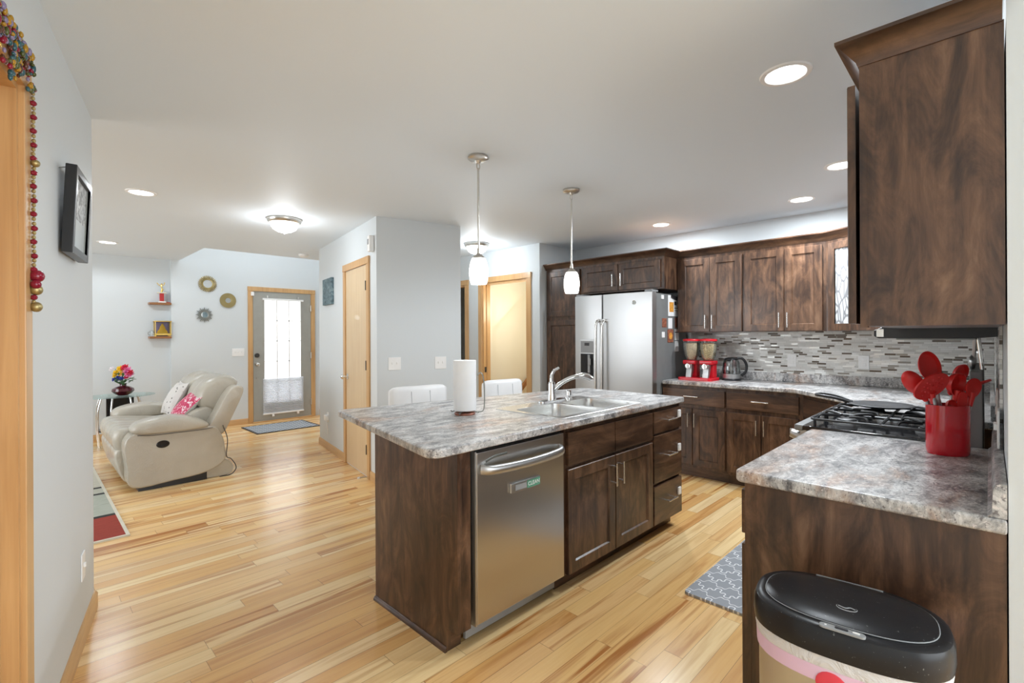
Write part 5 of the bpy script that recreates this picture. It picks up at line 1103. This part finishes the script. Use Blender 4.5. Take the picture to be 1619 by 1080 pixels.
# glass side table, vase and flowers
t = thing('glass_side_table', 'oval glass side table with curved chrome legs by the back wall', 'side table', (0.84, 7.72, 0))
obj('glass_top', B().prism([(0.36 * math.cos(2 * PI * i / 48), 0.30 * math.sin(2 * PI * i / 48)) for i in range(48)], 0.618, 0.628, 0.003, 2), 'table_glass', t)
for a in (205, 245, 295, 335, 25, 65, 115, 155):
    c_, s_ = math.cos(R(a)), math.sin(R(a)); b = B()
    b.tube(smooth_line([(0.20 * c_, 0.17 * s_, 0.617), (0.235 * c_, 0.20 * s_, 0.45), (0.235 * c_, 0.20 * s_, 0.22), (0.215 * c_, 0.18 * s_, 0.0)], 5), 0.010, 10); obj('leg', b, 'chrome', t)
obj('lower_shelf', B().prism([(0.22 * math.cos(2 * PI * i / 32), 0.19 * math.sin(2 * PI * i / 32)) for i in range(32)], 0.20, 0.215), 'black_gloss', t)
obj('center_panel', B().box(-0.13, 0.14, -0.012, 0.012, 0.215, 0.617), 'black_gloss', t)
t = thing('vase', 'squat dark maroon glass vase on the glass side table', 'vase', (0.87, 7.68, 0.628))
obj('vase_body', B().lathe([(0, 0), (0.05, 0.0), (0.085, 0.022), (0.115, 0.055), (0.108, 0.085), (0.07, 0.108), (0.036, 0.118), (0.033, 0.135), (0.04, 0.145), (0.036, 0.145), (0.028, 0.13), (0.03, 0.115), (0.06, 0.1), (0.08, 0.06), (0.0, 0.02)], 36), 'maroon_glaze', t)
t = thing('flower_bouquet', 'bright artificial bouquet of yellow, pink, red and blue flowers in the vase', 'flowers', (0.87, 7.68, 0.71))
rf = random.Random(4)
fl = [(-.11, .20, 'petal_yellow', .045), (-.075, .25, 'petal_yellow', .045), (-.03, .235, 'petal_yellow', .04), (-.13, .165, 'petal_yellow', .04), (-.05, .185, 'petal_yellow', .045), (.015, .27, 'petal_red', .042), (.045, .25, 'petal_red', .04), (.115, .20, 'petal_red', .045), (.08, .235, 'petal_pink', .048), (.05, .175, 'petal_pink', .048), (-.005, .185, 'petal_pink', .04), (.03, .21, 'petal_purple', .035), (-.10, .11, 'petal_blue', .04), (-.055, .125, 'petal_blue', .04), (-.14, .115, 'petal_blue', .032), (-.02, .14, 'petal_blue', .03), (-.105, .245, 'petal_white', .035), (.075, .14, 'petal_red', .03)]
ar = math.radians(-45.3)
for x, z, m, r in fl:
    for k, dep in enumerate((0,)):
        y = rf.uniform(-0.05, 0.05); c = Vector((x * math.cos(ar) * 1.0 - y * math.sin(ar) * -1, x * math.sin(ar) + y * math.cos(ar), z))
        b = B(); dirv = Vector((c.x * 0.6, c.y * 0.6, c.z - 0.06)).normalized() + Vector((-0.7, -0.7, 0.1)); dirv.normalize()
        q = dirv.to_track_quat('Z', 'Y').to_matrix().to_4x4()
        for ring, (nn, rr, til) in enumerate(((6, 0.62, 20), (5, 0.42, 48), (3, 0.18, 70))):
            for i in range(nn):
                a = 360 * i / nn + ring * 25
                b.sphere((0, 0, 0), r * 0.48, r * 0.30, r * 0.10, 8, 6, M=Matrix.Translation(c) @ q @ Matrix.Rotation(R(a), 4, 'Z') @ Matrix.Translation((r * rr, 0, 0.15 * r * ring)) @ Matrix.Rotation(R(-til), 4, 'Y'))
        bl = obj('bloom', b, m, t, angle=80)
b = B()
for i in range(26):
    a = rf.uniform(0, 2 * PI); rr = rf.uniform(0.04, 0.12); z = rf.uniform(0.06, 0.2)
    b.sphere((0, 0, 0), 0.035, 0.014, 0.004, 8, 5, M=Matrix.Translation((rr * math.cos(a), rr * math.sin(a), z)) @ Matrix.Rotation(a, 4, 'Z') @ Matrix.Rotation(R(rf.uniform(-50, 20)), 4, 'Y'))
o = obj('leaves', b, 'leaf', t)
b = B()
for x, z, m, r in fl[::2]: b.tube([(0, 0, 0.03), (x * 0.3, -x * 0.3, z * 0.6), (x * 0.65, -x * 0.65, z)], 0.003, 5)
obj('stems', b, 'leaf', t)
# shelves and what stands on them
def shelf(label, z): 
    t = thing('wall_shelf', label, 'shelf', (1.333, 8.26, z)); obj('board', B().box(-0.125, 0.125, -0.125, 0.0, -0.018, 0.012, 0.003), 'walnut_shelf', t); return t
shelf('upper small brown wall shelf holding a trophy', 1.815); shelf('lower small brown wall shelf holding a gold framed ornament', 1.348)
t = thing('trophy', 'gold figure trophy with red column on the upper shelf', 'trophy', (1.355, 8.195, 1.827))
obj('plinth', B().box(-0.045, 0.045, -0.03, 0.03, 0, 0.02, 0.002), 'paper', t); obj('column', B().box(-0.024, 0.024, -0.02, 0.02, 0.02, 0.13, 0.003), 'red_satin', t)
obj('column_caps', B().box(-0.05, 0.05, -0.03, 0.03, 0.13, 0.145, 0.002), 'cream', t)
b = B().tube([(0, 0, 0.145), (0, 0, 0.17)], 0.012, 10).tube(smooth_line([(0.0, 0, 0.165), (0.004, 0, 0.20), (-0.004, 0, 0.225), (0, 0, 0.245)], 4), 0.008, 8).sphere((0, 0, 0.258), 0.011)
b.tube(smooth_line([(0, 0, 0.235), (-0.03, 0, 0.245), (-0.055, 0, 0.275)], 4), 0.005, 6).tube(smooth_line([(0, 0, 0.235), (0.025, 0, 0.25), (0.035, 0, 0.285)], 4), 0.005, 6).tube([(0.004, 0, 0.20), (0.02, 0, 0.18), (0.012, 0, 0.165)], 0.006, 6)
obj('figure', b, 'gold', t)
t = thing('small_plaque', 'small clear upright plaque beside the trophy', 'plaque', (1.43, 8.215, 1.827)); obj('slab', B().box(-0.018, 0.018, -0.012, 0.012, 0, 0.16, 0.003), 'clear_glass', t); obj('foot', B().box(-0.022, 0.022, -0.018, 0.018, -0.0, 0.012, 0.002), 'red_satin', t)
t = thing('display_case', 'gold framed glass case with a yellow bell-shaped ornament on the lower shelf', 'ornament', (1.362, 8.2, 1.36))
obj('base', B().box(-0.095, 0.095, -0.055, 0.055, 0.012, 0.04, 0.004).box(-0.10, 0.10, -0.058, 0.058, 0.03, 0.036), 'gold', t)
for x in (-0.08, 0.08):
    for y in (-0.04, 0.04): obj('foot', B().cyl((x, y, 0), (x, y, 0.014), 0.01, 10), 'gold', t)
b = B()
for x in (-0.088, 0.088):
    for y in (-0.048, 0.048): b.box(x - 0.005, x + 0.005, y - 0.005, y + 0.005, 0.04, 0.20)
b.box(-0.10, 0.10, -0.058, 0.058, 0.20, 0.214, 0.004); obj('frame', b, 'gold', t)
obj('glass_walls', B().box(-0.086, 0.086, -0.05, -0.048, 0.04, 0.20).box(-0.086, 0.086, 0.046, 0.048, 0.04, 0.20), 'clear_glass', t)
obj('backdrop', B().box(-0.086, 0.086, 0.043, 0.045, 0.04, 0.20), 'bead_lilac', t)
obj('ornament', B().lathe([(0, 0.04), (0.066, 0.04), (0.058, 0.07), (0.036, 0.10), (0.03, 0.13), (0.018, 0.15), (0.012, 0.16), (0.014, 0.17), (0, 0.178)], 24, sx=1, sy=0.5), 'yellow', t)
t = thing('glass_cup', 'small clear cup at the left end of the lower shelf', 'cup', (1.243, 8.195, 1.36)); obj('cup_body', B().lathe([(0, 0.0), (0.022, 0.0), (0.024, 0.075), (0.022, 0.075), (0.02, 0.004), (0, 0.004)], 20), 'clear_glass', t)
obj('cup_rim', B().tube([(0.023 * math.cos(R(a * 20)), 0.023 * math.sin(R(a * 20)), 0.075) for a in range(18)], 0.0022, 6, cyclic=True).tube(smooth_line([(-0.023, 0, 0.06), (-0.042, 0, 0.055), (-0.04, 0, 0.025), (-0.023, 0, 0.018)], 4), 0.003, 6), 'pewter', t)
# sunburst mirrors
def mirror(label, x, z, r0, r1, n, mat, kind):
    t = thing('sunburst_mirror', label, 'mirror', (x, 8.18, z)); RX = Matrix.Rotation(R(90), 4, 'X')
    obj('mirror_glass', B().lathe([(0, 0.014), (r0, 0.014), (r0, 0.006), (0, 0.006)], 36, RX), 'mirror', t)
    obj('rim', B().lathe([(r0 - 0.002, 0.006), (r0 - 0.002, 0.018), (r0 + 0.012, 0.02), (r0 + 0.018, 0.006)], 36, RX), mat, t)
    b = B()
    for i in range(n):
        a = 2 * PI * i / n; c_, s_ = math.cos(a), math.sin(a)
        M_ = RX @ Matrix.Rotation(a, 4, 'Z')
        if kind == 'petal': b.sphere(((r0 + r1) / 2 + 0.006, 0, 0.010), (r1 - r0) / 2, 0.0085, 0.006, 10, 6, M=M_)
        elif kind == 'ray': b.prism([(r0, -0.0045), (r1, -0.0058), (r1 + 0.004, 0), (r1, 0.0058), (r0, 0.0045)], 0.006, 0.010 + 0.004 * (i % 2), M=M_)
        else:
            rr = r1 if i % 2 == 0 else r1 * 0.82
            b.prism([(r0, -0.017), (rr, 0.0), (r0, 0.017)], 0.006, 0.012 + 0.004 * (i % 2), M=M_)
    obj('rays', b, mat, t)
mirror('gold petal-rimmed round mirror, highest of three on the foyer wall', 1.905, 2.128, 0.06, 0.118, 30, 'antique_gold', 'petal')
mirror('round grey-gold pleated mirror nearest the front door', 2.172, 1.896, 0.04, 0.108, 60, 'antique_gold', 'ray')
mirror('spiky star-shaped pewter mirror, lowest of three on the foyer wall', 1.862, 1.672, 0.045, 0.115, 24, 'pewter', 'star')
# canvas and sensor on the block's angled face
def onface(Yw, d=0.0): p = FB + (FA - FB).normalized() * faceX(Yw); return p
fr_ = math.atan2(-fd.y, -fd.x)
p = onface(5.53); t = thing('canvas_painting', 'small square blue-grey abstract canvas left of the closet door', 'painting', (p.x, p.y, 1.872), fr_)
obj('stretched_canvas', B().box(-0.19, 0.19, -0.032, 0, -0.153, 0.153, 0.003), 'canvas_paint', t)
p = onface(4.045); t = thing('motion_sensor', 'white alarm motion sensor high on the corner of the closet block', 'sensor', (p.x, p.y, 2.20), fr_)
obj('housing', B().box(-0.03, 0.03, -0.05, 0, -0.075, 0.075, 0.012), 'white_plastic', t); obj('lens_window', B().box(-0.018, 0.018, -0.052, -0.049, -0.01, 0.04, 0.002), 'grey_plastic', t)
p = onface(4.16); t = thing('door_stop', 'white door stop on the floor by the closet door', 'door stop', (p.x - 0.03, p.y, 0.03), fr_); obj('spring', B().cyl((0, 0, 0), (0, -0.07, 0), 0.006, 10), 'nickel', t); obj('rubber_tip', B().cyl((0, -0.07, 0), (0, -0.09, 0), 0.011, 12), 'white_plastic', t)
# black picture frame on the left wall
rl = math.atan2(-LD.y, -LD.x)
p = LW(0.60, 0.0, 1.832); t = thing('picture_frame', 'black framed photograph hanging on the pale left wall', 'picture', tuple(p), rl)
TM = Matrix.Translation((0, -0.020, -0.165)) @ Matrix.Rotation(R(2.5), 4, 'X') @ Matrix.Translation((0, 0, 0.165))
hw, hh, f = 0.165, 0.165, 0.03
b = B().box(-hw, -hw + f, -0.022, 0.012, -hh, hh, 0.003, M=TM).box(hw - f, hw, -0.022, 0.012, -hh, hh, 0.003, M=TM).box(-hw + f, hw - f, -0.022, 0.012, -hh, -hh + f, 0.003, M=TM).box(-hw + f, hw - f, -0.022, 0.012, hh - f, hh, 0.003, M=TM)
obj('frame', b, 'black_frame', t)
obj('photo_print', B().box(-hw + f, hw - f, -0.010, -0.006, -hh + f, hh - f, M=TM), 'mono_photograph', t)
for x in (-hw + f, hw - f - 0.006): obj('inner_edge', B().box(x, x + 0.006, -0.014, -0.009, -hh + f, hh - f, M=TM), 'pewter', t)
obj('backing', B().box(-hw + 0.01, hw - 0.01, 0.006, 0.012, -hh + 0.01, hh - 0.01, M=TM), 'ink', t)
obj('nail', B().cyl((-0.14, 0.0, 0.15), (-0.14, -0.02, 0.155), 0.002, 6), 'pewter', t)
# beaded garland over the door frame
t = thing('beaded_garland', 'colourful beaded garland draped over the door frame at the left edge', 'garland', (0, 0, 0))
rb = random.Random(11); bcols = ['bead_red', 'bead_yellow', 'bead_teal', 'bead_brown', 'bead_green', 'bead_lilac', 'gold']
b = B().tube([tuple(LW(1.24 + i * 0.04, 0.010, 2.168 + 0.004 * (i % 2))) for i in range(25)], 0.02, 8, rs=[(0.030, 0.006)] * 25); obj('woven_band', b, 'antique_gold', t)
groups = {c: B() for c in bcols}
for i in range(520):
    tt = rb.uniform(1.235, 2.15); drop = (0.10 if tt > 1.3 else 0.15) + 0.05 * math.sin(tt * 14); z = 2.155 - rb.uniform(0, 1) * drop
    r = rb.uniform(0.0035, 0.0068); c = rb.choice(bcols[:6] if rb.random() < 0.8 else bcols)
    groups[c].sphere(tuple(LW(tt, 0.024 + rb.uniform(0, 0.010), z)), r, r, r * rb.uniform(0.9, 2.2), 8, 6)
for c in bcols:
    o = obj('beads', groups[c], c, t, angle=80); o['kind'] = 'stuff'
b = B(); b2 = B(); z = 2.075; i = 0
while z > 1.45:
    p_ = tuple(LW(1.215 + 0.004 * math.sin(i), 0.024, z))
    if i % 6 in (0, 3): b2.sphere(p_, 0.0085, 0.0085, 0.008, 8, 6)
    else: b.sphere(p_, 0.005, 0.005, 0.0065, 8, 5)
    z -= 0.0135; i += 1
for zz, rr in ((1.86, 0.011), (1.49, 0.016), (1.44, 0.015)): b.sphere(tuple(LW(1.215, 0.028, zz)), rr, rr, rr, 10, 8)
b2.sphere(tuple(LW(1.215, 0.03, 1.53)), 0.018, 0.018, 0.018, 10, 8).sphere(tuple(LW(1.228, 0.03, 1.505)), 0.013, 0.013, 0.013, 10, 8)
obj('chain', b, 'antique_gold', t)['kind'] = 'stuff'; obj('chain_beads', b2, 'bead_red', t)['kind'] = 'stuff'
